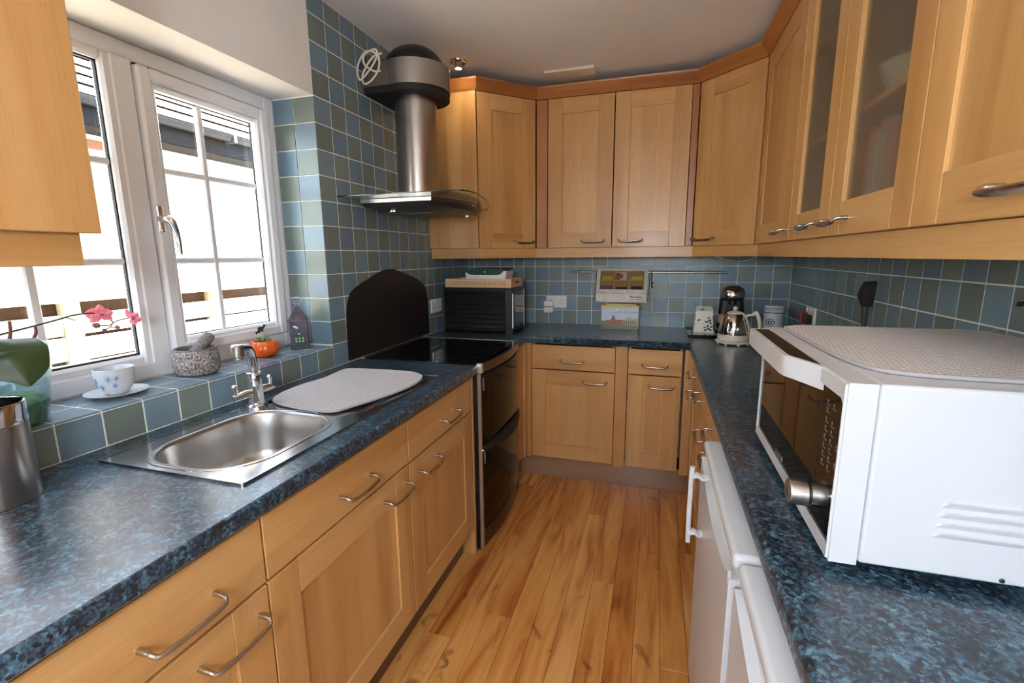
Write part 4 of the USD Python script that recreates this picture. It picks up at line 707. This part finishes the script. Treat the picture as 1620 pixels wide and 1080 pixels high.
flower(np.array([-.099, -.738, SZ+.210]), [(.35, .030, .014, -.1), (-.7, .024, .022, .3), (-1.7, .024, .024, .3), (-2.7, .020, .018, .2)], 'side-on pink flower')
# cup and saucer
CX, CY = -.106, -.800
sa = single('saucer', lathe([(0, 0), (.034, 0), (.038, .002), (.054, .006), (.0725, .0125), (.073, .0135), (.071, .0137), (.052, .0080), (.031, .0052), (0, .005)], 56, (CX, CY, SZ)), WHITE, 'white saucer under the snowflake cup on the sill', 'saucer', 50)
cu = thing('cup', 'white cup with blue snowflakes standing on a saucer', 'cup', (CX, CY, SZ+.0055))
CPR = [(0, .0), (.023, .0), (.026, .003), (.036, .016), (.0425, .036), (.0455, .056), (.0465, .073), (.0455, .0745), (.044, .073), (.0428, .054), (.0395, .036), (.032, .014), (.018, .006), (0, .006)]
part(cu, 'body', lathe(CPR, 56, (CX, CY, SZ+.0055)), WHITE, 60)
part(cu, 'handle', tube(spline([(CX-.037, CY+.020, SZ+.065), (CX-.054, CY+.030, SZ+.067), (CX-.060, CY+.034, SZ+.045), (CX-.048, CY+.027, SZ+.025), (CX-.032, CY+.018, SZ+.022)], 6), .0042, 10), WHITE)
SNOW = mat('snowflake_blue', (84, 138, 196), .4); po = np.array(CPR[2:7])
def on_cup(az, z): r = np.interp(z, po[:, 1], po[:, 0])+.0004; return np.array([CX+r*math.cos(az), CY+r*math.sin(az), SZ+.0055+z])
for az, z, s in ((-1.75, .044, .010), (-2.05, .030, .011), (-1.35, .026, .011), (-.90, .048, .011), (-.50, .050, .010), (-2.45, .05, .010), (-.6, .03, .009)):
    part(cu, 'snowflake', cat(*[tube([on_cup(az-math.cos(a)*s/.05, z-math.sin(a)*s), on_cup(az, z), on_cup(az+math.cos(a)*s/.05, z+math.sin(a)*s)], [.0005, .0011, .0005], 6) for a in (0.2, 1.25, 2.3)]), SNOW)
# mortar and pestle
MX, MY = -.118, -.542
STONE = usdkit.material(stage, '/World/Looks/speckled_granite', {"g": ("geometry", {}), "n": ("noise_texture", {"scale": 230., "detail": 3, "roughness": .7}), "r": ("rgb_ramp", {"ramp": [(.38, L((64, 60, 58))), (.48, L((122, 116, 110))), (.56, L((176, 168, 160))), (.68, L((208, 200, 190)))]}), "b": ("bump", {"strength": .5, "distance": .003}), "p": ("principled_bsdf", {"roughness": .85})},
    [("g.position", "n.vector"), ("n.fac", "r.fac"), ("r.color", "p.base_color"), ("n.fac", "b.height"), ("b.normal", "p.normal")], surface="p.BSDF")
STONE_D = noisy('honed_granite', (84, 84, 86), (124, 122, 122), 160., .6)
mo = thing('mortar', 'round grey granite mortar on the window sill', 'mortar', (MX, MY, SZ))
part(mo, 'bowl', lathe([(0, 0), (.047, 0), (.058, .004), (.066, .018), (.0685, .032), (.0675, .055), (.063, .078), (.0625, .082)], 56, (MX, MY, SZ)), STONE, 40)
part(mo, 'rim', lathe([(.0625, .081), (.062, .086), (.059, .088), (.054, .086), (.050, .07), (.036, .04), (.02, .03), (0, .028)], 56, (MX, MY, SZ)), STONE_D, 50)
pe_a, pe_b = np.array([MX+.012, MY-.024, SZ+.062]), np.array([MX-.004, MY+.064, SZ+.118]); pd = pe_b-pe_a
single('pestle', tube([pe_a, pe_a+pd*.08, pe_a+pd*.5, pe_a+pd*.9, pe_a+pd*.97, pe_b], [.012, .019, .0185, .0185, .017, .010], 24), noisy('pestle_granite', (96, 92, 90), (150, 146, 142), 220., .8, .2), 'grey granite pestle leaning in the mortar', 'pestle', 40)
# pumpkin planter
PX, PY = -.118, -.258
pv, pf = lathe([(0, 0), (.026, 0), (.042, .006), (.0535, .024), (.055, .036), (.050, .052), (.040, .061), (.034, .060), (.032, .052), (0, .048)], 72)
an = np.arctan2(pv[:, 1], pv[:, 0]); rr_ = np.hypot(pv[:, 0], pv[:, 1]); sc = np.where(rr_ > .033, .955+.05*np.abs(np.cos(an*6)), 1.); pv = pv*np.c_[sc, sc, np.ones(len(pv))]+[PX, PY, SZ]
pk = thing('pumpkin_planter', 'glossy orange ceramic pumpkin planter on the sill', 'planter', (PX, PY, SZ)); part(pk, 'pot', (pv, pf), noisy('orange_glaze', (226, 84, 24), (240, 120, 44), 30., .18), 60)
part(pk, 'soil', lathe([(0, .054), (.025, .053), (.033, .050)], 28, (PX, PY, SZ)), mat('soil', (52, 42, 32), .9))
su = thing('succulent', 'small green succulent growing in the pumpkin planter', 'plant', (PX, PY, SZ+.054)); SUC = noisy('succulent_green', (70, 104, 60), (140, 160, 116), 80., .5)
for i in range(16):
    a = i*2.4; t_ = .5+.028*i; d = np.array([math.cos(a)*math.cos(t_), math.sin(a)*math.cos(t_), math.sin(t_)]); b0 = np.array([PX, PY, SZ+.052])
    part(su, 'leaf', tube([b0, b0+d*.010, b0+d*.022, b0+d*.033], [.0028, .0042, .0036, .0005], 8), SUC)
bt_ = thing('bat_pick', 'black bat decoration on a stick in the pumpkin planter', 'decoration', (PX, PY, SZ+.06)); part(bt_, 'stick', tube([(PX+.008, PY-.004, SZ+.052), (PX+.002, PY-.006, SZ+.104)], .0014, 6), mat('stick_straw', (206, 186, 120), .6))
bw = Polygon([(-.036, -.004), (-.030, .010), (-.016, .006), (-.009, .012), (-.005, .020), (-.002, .015), (.002, .015), (.005, .020), (.009, .012), (.016, .006), (.030, .010), (.036, -.004), (.024, -.001), (.018, -.009), (.010, -.005), (.004, -.012), (0, -.016), (-.004, -.012), (-.010, -.005), (-.018, -.009), (-.024, -.001)])
part(bt_, 'bat', tf(tf(extr(bw, .0016), np.array([[1., 0, 0], [0, 0, -1.], [0, 1., 0]])), rotz(.72)@roty(-.75), (PX+.003, PY-.008, SZ+.106), (.72, 1, .72)), BLACKM, False)
# lantern
lx, ly = -.098, -.083
FLt = Frame((lx, ly, SZ), (.78, .626, 0), (.626, -.78, 0)); PURP = noisy('lantern_paint', (40, 40, 50), (78, 66, 88), 22., .5); LANB = mat('lantern_black', (42, 40, 44), .45)
la = thing('lantern', 'dark house-shaped tin lantern with pointed roof on the sill', 'lantern', (lx, ly, SZ))
part(la, 'body', FLt(box(-.035, .035, -.03, .03, .0, .118, .001)), PURP, False); part(la, 'base', FLt(cat(box(-.0365, .0365, -.031, .033, 0, .016, .001), box(.016, .0368, .030, .0335, .014, .026, .0008))), LANB, False)
part(la, 'roof', FLt(hull([(-.039, .034, .116), (.039, .034, .116), (-.039, -.034, .116), (.039, -.034, .116), (-.039, .034, .121), (.039, .034, .121), (-.039, -.034, .121), (.039, -.034, .121), (-.003, .003, .182), (.003, .003, .182), (-.003, -.003, .182), (.003, -.003, .182)])), noisy('lantern_roof', (62, 54, 62), (88, 78, 88), 30., .45), False)
ra = np.linspace(0, 2*math.pi, 25); part(la, 'ring', FLt(np.array([0])) if False else FLt(tube([(.009*math.cos(a), 0, .190+.009*math.sin(a)) for a in ra], .0012, 8, caps=False)), CHROME); part(la, 'ring', FLt(tube([(.016*math.cos(a), .004, .203+.015*math.sin(a)) for a in ra], .0009, 6, caps=False)), CHROME)
part(la, 'cut_out', FLt(cat(*[box(a, b, .0298, .0308, c_, d_) for a, b, c_, d_ in ((-.020, .018, .024, .050), (-.012, .012, .05, .064), (-.005, .008, .064, .078))])), mat('lantern_dark_green', (30, 52, 34), .5), False)
for u, z in ((-.013, .030), (0, .030), (.013, .030), (-.013, .042), (0, .042), (.013, .042), (0, .062)): part(la, 'lit_window', FLt(box(u-.0036, u+.0036, .0306, .0314, z, z+.008)), mat('window_green_%d_%d' % (int(u*1000)+50, int(z*1000)), (140, 192, 140), .5), False)  # plain green squares, no glow
part(la, 'moon', FLt(tf(tf(extr(Point(0, 0).buffer(.5, quad_segs=8), .0010), np.array([[1., 0, 0], [0, 0, -1.], [0, 1., 0]]), (0, 0, 0), (.022, .009, 1)), roty(.5), (-.012, .0312, .094))), mat('moon_pink', (222, 200, 204), .5), False)

# ================================================================ things on the back worktop
b = thing('bread_bin', 'black bread bin with ribbed roll front in the left back corner', 'bread bin', (.28, 1.15, WT))
BX0, BX1, BY0, BY1, BZ0, BZ1 = .058, .510, 1.02, 1.285, .924, 1.195
part(b, 'body', box(BX0+.008, BX1-.004, BY0+.012, BY1, BZ0, BZ1-.002, .004), BLACK, False); part(b, 'lid_top', rbox(BX0, BX1, BY0+.004, BY1, BZ1-.014, BZ1, .006), BLACK, 40)
for i in range(8): part(b, 'slat', hull(np.array([(x, BY0+.012-d, z) for x in (BX0+.006, BX1-.052) for d, z in ((0, BZ0+.012+i*.030), (.010, BZ0+.015+i*.030), (.012, BZ0+.022+i*.030), (.004, BZ0+.0405+i*.030), (0, BZ0+.0405+i*.030))])), BLACK, False)
part(b, 'front_post', box(BX1-.050, BX1, BY0, BY0+.03, WT, BZ1-.012, .003), BLACK, False); part(b, 'front_post', box(BX0-.004, BX0+.006, BY0, BY0+.03, WT, BZ1-.012, .002), BLACK, False); part(b, 'back_post', box(BX1-.02, BX1, BY1-.03, BY1, WT, BZ1-.012, .003), BLACK, False); part(b, 'back_post', box(BX0, BX0+.02, BY1-.03, BY1, WT, BZ1-.012, .003), BLACK, False)
part(b, 'side_window', box(BX1-.004, BX1+.001, BY0+.03, BY1-.03, BZ0+.03, BZ1-.03, .001), BLACKG, False); part(b, 'trim_strip', box(BX1-.004, BX1+.003, BY0-.001, BY0+.008, BZ0+.025, BZ1-.035, .001), WHITE_S, False); part(b, 'trim_strip', box(BX1-.002, BX1+.003, BY1-.022, BY1-.012, BZ0+.01, BZ1-.02, .001), WHITE_S, False)
t = thing('tray', 'pale wooden tray with stamped lettering on top of the bread bin', 'tray', (.28, 1.15, BZ1))
TZ = BZ1; part(t, 'side', box(.066, .500, 1.026, 1.036, TZ, TZ+.052, .001), W_TRAY, False); part(t, 'side', box(.066, .500, 1.268, 1.278, TZ, TZ+.052, .001), W_TRAY, False)
part(t, 'end', box(.066, .076, 1.036, 1.268, TZ, TZ+.052, .001), W_TRAY, False); part(t, 'end', box(.490, .500, 1.036, 1.268, TZ, TZ+.052, .001), W_TRAY, False); part(t, 'base', box(.076, .490, 1.036, 1.268, TZ, TZ+.008), W_TRAY, False); part(t, 'finger_hole', box(.4998, .5006, 1.12, 1.19, TZ+.022, TZ+.036, .0003), mat('hole_brown', (110, 78, 48), .8), False)
tm = text('CARTWRIGHT & BUTLER', .021, .0012, True); w_ = np.ptp(tm[0][:, 0]); tm = tf(tm, None, (0, 0, 0), (.36/w_, 1, 1)); part(t, 'lettering', tf(tm, np.array([[1., 0, 0], [0, 0, -1.], [0, 1., 0]]), (.102, 1.0262, TZ+.016)), mat('stamped_tan', (186, 148, 104), .7), False)
t = thing('box', 'white card box with a dark green lid standing in the wooden tray', 'box', (.32, 1.15, TZ+.008))
bz = TZ+.0085; 
def prismx(prof, y0, y1): return hull([(x, y, z) for x, z in prof for y in (y0, y1)])
part(t, 'carton', cat(hull([(.196, 1.08, bz), (.440, 1.08, bz), (.196, 1.22, bz), (.440, 1.22, bz), (.184, 1.075, bz+.074), (.190, 1.075, bz+.082), (.432, 1.075, bz+.074), (.455, 1.075, bz+.09), (.455, 1.225, bz+.09), (.184, 1.225, bz+.09)])), WHITE_S, False)
lidp = Polygon([(.186, bz+.102), (.186, bz+.098), (.196, bz+.080), (.212, bz+.070), (.240, bz+.066), (.395, bz+.066), (.418, bz+.072), (.430, bz+.084), (.440, bz+.102), (.36, bz+.106), (.26, bz+.106)])
part(t, 'lid', tf(extr(lidp, .15), np.array([[1., 0, 0], [0, 0, 1.], [0, 1., 0]]), (0, 1.0735, 0)), mat('bottle_green', (20, 62, 42), .4), False); part(t, 'stud', tf(cyl(0, 0, 0, .004, .005, 14), rotx(H), (.315, 1.0735, bz+.085)), WHITE_S)
# tea box on its wire rack
t = thing('wire_rack', 'small wire shelf hooked on the steel rail holding the tea box', 'rack', (1.115, 1.5, 1.09))
WIRE = CHROME
def wire(*P, r=.0018): return tube(np.array(P, float), r, 6)
part(t, 'shelf', cat(*[wire((.945, 1.445+i*.012, 1.082), (1.292, 1.445+i*.012, 1.082)) for i in range(9)], wire((.945, 1.445, 1.082), (.945, 1.55, 1.082), r=.0025), wire((1.292, 1.445, 1.082), (1.292, 1.55, 1.082), r=.0025)), WIRE)
for x in (.945, 1.292): part(t, 'hanger', tube(spline([(x, 1.445, 1.084), (x, 1.50, 1.13), (x, 1.545, 1.20), (x, 1.545, 1.26), (x, 1.549, 1.283), (x, 1.560, 1.284)], 6), .0022, 6), WIRE)
for i in range(2): part(t, 'spare_hook', tube(spline([(1.302, 1.538, 1.276), (1.306, 1.528, 1.25), (1.304, 1.524, 1.215), (1.310, 1.52, 1.20-i*.03), (1.316, 1.528, 1.21-i*.03)], 5), .0028, 6), BLACKM)
CRW = noisy('washed_cream_wood', (206, 200, 186), (220, 214, 202), 30., .6)
t = thing('tea_box', 'cream wooden tea box with glazed lid on the wire rack', 'box', (1.115, 1.49, 1.085)); sl_ = math.radians(33)
part(t, 'body', hull([(x, y, z) for x in (.956, 1.280) for y, z in ((1.452, 1.0845), (1.55, 1.0845), (1.452, 1.137), (1.55, 1.295))]), CRW, False)
FT = np.stack([[1., 0, 0], [0, math.sin(math.atan2(.158, .098)), -math.cos(math.atan2(.158, .098))] if False else [0, -.158/.186, .098/.186], [0, .098/.186, .158/.186]], 1)
def lid(m): return tf(m, FT, (.956, 1.4515, 1.1375))              # local x along, y outwards, z up the slope
lf = part(t, 'lid_frame', lid(cat(box(-.002, .020, .0, .010, 0, .186, .001), box(.304, .326, 0, .010, 0, .186, .001), box(.02, .304, 0, .010, 0, .026, .001), box(.02, .304, 0, .010, .166, .186, .001))), CRW, False)
part(t, 'glazing', lid(box(.020, .304, .002, .004, .026, .166)), PANE, False)
part(t, 'compartment', lid(box(.021, .303, -.0, .0012, .027, .165)), mat('tea_tan', (168, 128, 88), .8), False)
for i in range(2): part(t, 'divider', lid(box(.113+i*.096, .117+i*.096, .001, .0022, .027, .165)), mat('divider_tan_%s' % 'ab'[i], (196, 164, 122), .7), False)
part(t, 'divider', lid(box(.021, .303, .001, .0022, .092, .096)), mat('divider_tan_c', (196, 164, 122), .7), False)
for x0, x1, z0, z1, rgb, nm in ((.036, .104, .100, .128, (216, 178, 40), 'yellow'), (.125, .190, .100, .158, (216, 204, 196), 'white'), (.222, .292, .100, .126, (214, 184, 52), 'yellow'), (.026, .106, .030, .056, (112, 78, 110), 'mauve'), (.124, .200, .030, .048, (70, 48, 36), 'brown'), (.224, .296, .030, .052, (60, 44, 44), 'dark'), (.126, .150, .100, .15, (150, 60, 44), 'rust')): part(t, 'tea_sachet', lid(box(x0, x1, .0012, .0019, z0, z1)), mat('sachet_%s_%d' % (nm, int(x0*1000)), rgb, .6), False)
part(t, 'heart_print', lid(tf(tf(extr(Point(0, 0).buffer(1, quad_segs=8).union(Polygon([(-1, .1), (1, .1), (0.1, -1.2)])), .0004), np.array([[1., 0, 0], [0, 0, -1.], [0, 1., 0]])), None, (.157, .0022, .126), (.013, 1, .015))), mat('heart_red', (214, 78, 50), .6), False)
part(t, 'lettering', cat(*[box(1.178+i*.0088, 1.1845+i*.0088, 1.4512, 1.4519, 1.112, 1.1195 if i else 1.1225) for i in range(8)], *[box(1.176+i*.007, 1.181+i*.007, 1.4512, 1.4519, 1.099, 1.102) for i in range(12)]), mat('ink_brown', (92, 80, 70), .7), False, kind='stuff')
# picture tin
t = thing('tin', 'picture tin with yellow lid and painted palace scene below the tea box', 'tin', (1.118, 1.44, WT)); ty = 1.395
part(t, 'body', box(1.0, 1.238, ty, ty+.11, WT, 1.055, .004), mat('tin_sky', (196, 206, 222), .3), False); part(t, 'lid', box(.998, 1.240, ty-.002, ty+.112, 1.050, 1.066, .003), mat('tin_yellow', (222, 190, 84), .3), False); part(t, 'lid_rim', box(1.02, 1.22, ty+.012, ty+.10, 1.066, 1.073, .002), mat('tin_lid_top', (214, 208, 190), .3), False)
def patch(pts, rgb, nm, d): part(t, 'printed_'+nm, tf(extr(Polygon(pts), .0004), np.array([[1., 0, 0], [0, 0, -1.], [0, 1., 0]]), (0, ty-d, 0)), mat('tin_'+nm, rgb, .35), False)
patch([(1.002, WT+.002), (1.236, WT+.002), (1.236, .964), (1.19, .958), (1.13, .956), (1.05, .958), (1.002, .966)], (128, 116, 90), 'ground', .0001)
patch([(1.002, .916), (1.236, .916), (1.236, .930), (1.14, .935), (1.06, .926), (1.002, .938)], (104, 112, 66), 'lawn', .0004); patch([(1.002, .958), (1.04, .968), (1.062, .968), (1.072, .995), (1.078, 1.004), (1.084, .995), (1.094, .970), (1.14, .972), (1.15, .960), (1.10, .950), (1.04, .950)], (166, 92, 66), 'red_roofs', .0007)
patch([(1.146, .938), (1.234, .938), (1.234, .985), (1.20, .982), (1.178, .994), (1.164, .985), (1.148, .975)], (186, 168, 132), 'colonnade', .0007)
part(t, 'printed_columns', cat(*[box(1.150+i*.0115, 1.155+i*.0115, ty-.0014, ty-.0010, .94, .968) for i in range(7)]), mat('tin_columns', (104, 92, 74), .4), False, kind='stuff')
patch([(1.06, 1.012), (1.12, 1.018), (1.22, 1.014), (1.236, 1.02), (1.236, 1.028), (1.1, 1.026)], (158, 182, 214), 'blue_cloud', .0004); patch([(1.088, 1.03), (1.10, 1.028), (1.106, 1.04), (1.094, 1.046)], (240, 236, 210), 'crest', .0006)
# tiered box on black tray, coffee machine, kettle, canister
single('tray', cat(box(1.525, 1.685, 1.185, 1.50, WT, WT+.006, .002), box(1.525, 1.531, 1.185, 1.50, WT, WT+.015, .002), box(1.680, 1.685, 1.185, 1.50, WT, WT+.015, .002), box(1.531, 1.680, 1.185, 1.191, WT, WT+.015, .002), box(1.531, 1.680, 1.494, 1.50, WT, WT+.015, .002)), BLACKG, 'low black glossy tray under the tiered white box', 'tray', False)
t = thing('tiered_box', 'white three-tiered box painted with green leaves on the black tray', 'box', (1.622, 1.40, WT+.006)); tz = WT+.0062; IV = mat('ivory_tin', (226, 220, 208), .35)
for i, (z0, z1, w0, w1) in enumerate(((0, .050, .056, .050), (.050, .100, .053, .046), (.100, .124, .050, .047))): part(t, 'tier', hull([(1.622+a*w, 1.40+c_*w, tz+z) for z, w in ((z0, w0), (z0+.004, w0+.001), (z1, w1)) for a in (-1, 1) for c_ in (-1, 1)]), IV, False)
part(t, 'roof', hull([(1.622+a*w, 1.40+c_*d, tz+z) for z, w, d in ((.124, .050, .050), (.128, .050, .050), (.156, .044, .012)) for a in (-1, 1) for c_ in (-1, 1)]), IV, False)
LFM = mat('painted_leaf', (64, 110, 72), .4); BRD = mat('painted_bird', (44, 44, 42), .4)
for i, (u, z, s, a) in enumerate(((.012, .016, .011, .4), (.030, .022, .012, -.5), (.040, .010, .010, .9), (.022, .040, .010, 1.2), (.014, .066, .011, -.2), (.032, .074, .012, .6), (.038, .058, .010, -1.), (.026, .090, .009, .1), (.042, .035, .009, 0.), (.006, .030, .008, .3))):
    part(t, 'painted_leaf', tf(tf(extr(aff.rotate(aff.scale(Point(0, 0).buffer(1, quad_segs=4), s, s*.55), math.degrees(a)), .0006), np.array([[1., 0, 0], [0, 0, -1.], [0, 1., 0]])), None, (1.622+u, 1.3445, tz+z)), LFM, False)
for u, z in ((-.028, .075), (-.012, .139)): part(t, 'painted_bird', tf(tf(extr(Polygon([(-.013, -.004), (-.004, .004), (.004, .005), (.012, .009), (.006, -.002), (-.003, -.005)]), .0006), np.array([[1., 0, 0], [0, 0, -1.], [0, 1., 0]])), None, (1.622+u, 1.346 if z < .1 else 1.352, tz+z)), BRD, False)
cm = thing('coffee_machine', 'black capsule coffee machine with domed chrome head behind the kettle', 'coffee machine', (1.775, 1.36, WT)); kx, ky = 1.772, 1.355
part(cm, 'base', lathe([(0, 0), (.082, 0), (.086, .006), (.084, .022), (.074, .026), (0, .026)], 44, (kx, ky, WT)), BLACK, 40)
part(cm, 'column', hull(np.vstack([np.array(trimesh.creation.uv_sphere(.03).vertices)+p for p in [(kx-.045, ky+.03, WT+.05), (kx+.055, ky+.03, WT+.05), (kx-.04, ky+.06, WT+.05), (kx+.045, ky+.06, WT+.05), (kx-.03, ky+.03, WT+.24), (kx+.03, ky+.03, WT+.24), (kx, ky+.05, WT+.25)]])), BLACK, 40)
part(cm, 'head', lathe([(0, .0), (.050, .0), (.060, .008), (.0615, .02), (0.0615, .024)], 40, (kx, ky-.005, WT+.205)), BLACK, 40); part(cm, 'head_cover', lathe([(.0655, .018), (.068, .030), (.066, .050), (.056, .070), (.037, .083), (.015, .088), (0, .089)], 44, (kx, ky-.005, WT+.205)), mat('dark_chrome', (192, 190, 188), .2, 1.), 60)
part(cm, 'spout', cyl(kx, ky-.02, WT+.18, WT+.21, .022, 24, .003), BLACK); part(cm, 'label', box(kx-.078, kx-.05, ky-.052, ky-.050, WT+.075, WT+.125), mat('label_gold', (176, 134, 62), .5), False); part(cm, 'grille', box(kx-.06, kx+.05, ky-.06, ky-.02, WT+.026, WT+.032, .002), STEEL, False)
single('cable', tube(spline([(1.86, 1.40, WT+.07), (1.89, 1.43, WT+.10), (1.93, 1.46, WT+.115), (1.965, 1.49, WT+.10), (1.99, 1.53, WT+.03)], 8), .0035, 8), mat('cable_dark_red', (70, 38, 44), .5), 'dark red cable looping from the coffee machine towards the canister', 'cable')
kt = thing('kettle', 'polished steel dome kettle with cream handle and base on the right worktop', 'kettle', (1.745, 1.065, WT)); kx, ky = 1.745, 1.035
part(kt, 'power_base', lathe([(0, .006), (.080, .006), (.088, .009), (.089, .016), (.084, .020), (0, .020)], 56, (kx, ky, WT)), CREAM, 40)
for i in range(8): part(kt, 'foot', cyl(kx+.078*math.cos(i*.785+.2), ky+.078*math.sin(i*.785+.2), WT, WT+.008, .007, 12), CREAM)
part(kt, 'lower_ring', lathe([(0, .0205), (.076, .0205), (.080, .026), (.0795, .052), (.076, .054), (0, .054)], 56, (kx, ky, WT)), CREAM, 40)
KP = [(.0755, .054), (.0765, .062), (.0745, .085), (.069, .112), (.060, .136), (.048, .155), (.0375, .164)]
part(kt, 'body', lathe(KP, 56, (kx, ky, WT)), mat('mirror_steel', (216, 208, 200), .09, 1.), 60); part(kt, 'lid', lathe([(.040, .162), (.039, .167), (.028, .173), (.012, .177), (0, .177)], 40, (kx, ky, WT)), CREAM, 50)
part(kt, 'lid_knob', tf(lathe([(0, -.012), (.008, -.009), (.0125, 0), (.009, .009), (0, .0125)], 24), None, (kx, ky, WT+.189)), CREAM, 60)
dv = np.array([math.cos(-.42), math.sin(-.42)])
def kp(r, z): return (kx+dv[0]*r, ky+dv[1]*r, WT+z)
part(kt, 'strap', tube([kp(r+.002, z) for r, z in [(.030, .170)]+KP[::-1]+[(.079, .04)]], .0035, 10, R2=.012, ref=(dv[0], dv[1], .3)), CREAM, 40)
part(kt, 'handle', tube(spline([kp(.056, .150), kp(.074, .158), kp(.090, .162), kp(.098, .172), kp(.108, .168), kp(.121, .130), kp(.124, .092), kp(.118, .070), kp(.100, .062), kp(.074, .062)], 6), [.0065]*12+list(np.linspace(.0085, .0095, 12))+[.0095]*7+list(np.linspace(.0095, .0065, 12))+[.0065]*12, 12), CREAM)
ga = np.array([math.cos(-1.95), math.sin(-1.95)]); kr = np.array(KP[::-1])
gp_ = [(kx+ga[0]*(np.interp(z, np.array(KP)[:, 1], np.array(KP)[:, 0])+.003), ky+ga[1]*(np.interp(z, np.array(KP)[:, 1], np.array(KP)[:, 0])+.003), WT+z) for z in np.linspace(.075, .128, 9)]
part(kt, 'water_gauge', tube(gp_, .002, 12, R2=[.004, .009, .011, .0115, .0115, .011, .0105, .009, .004], ref=(ga[0], ga[1], 0)), BLACKG); part(kt, 'gauge_trim', tube(gp_, .0015, 12, R2=[.007, .012, .014, .0145, .0145, .014, .0135, .012, .007], ref=(ga[0], ga[1], 0)), CHROME)
ct = thing('storage_jar', 'white ceramic jar with black bands and round emblem in the right corner', 'jar', (2.02, 1.46, WT)); jx, jy = 2.020, 1.455
part(ct, 'body', lathe([(0, 0), (.052, 0), (.054, .003), (.054, .138), (.050, .142), (0, .142)], 48, (jx, jy, WT)), WHITE, 40); part(ct, 'lid', lathe([(0, .143), (.053, .143), (.055, .147), (.055, .164), (.051, .170), (.02, .172), (0, .172)], 48, (jx, jy, WT)), WHITE, 40)
for z in (.126, .152): part(ct, 'band', lathe([(.0545, z), (.0557, z+.0005), (.0557, z+.0035), (.0545, z+.004)], 48, (jx, jy, WT)), BLACK, 40)
em = math.atan2(EYE[1]-jy, EYE[0]-jx)-.30
def wrap(m, r): v, f = va(m); az = em-v[:, 0]/.054*-1; return np.c_[jx+(r+v[:, 2])*np.cos(az), jy+(r+v[:, 2])*np.sin(az), WT+.070+v[:, 1]], f
def sub(m): t_ = trimesh.Trimesh(*va(m), process=False).subdivide().subdivide(); return np.array(t_.vertices), np.array(t_.faces)
part(ct, 'emblem', wrap(sub(extr(Point(0, 0).buffer(.024).difference(Point(0, 0).buffer(.020)).union(Point(0, 0).buffer(.0125)), .0006)), .0541), BLACK, False)
part(ct, 'emblem_print', wrap(sub(cat(tf(extr(Polygon([(math.cos(H+i*math.pi/5)*(.010 if i % 2 == 0 else .0042), math.sin(H+i*math.pi/5)*(.010 if i % 2 == 0 else .0042)) for i in range(10)]), .0004), None, (0, 0, .0006)))), .0541), WHITE, False)
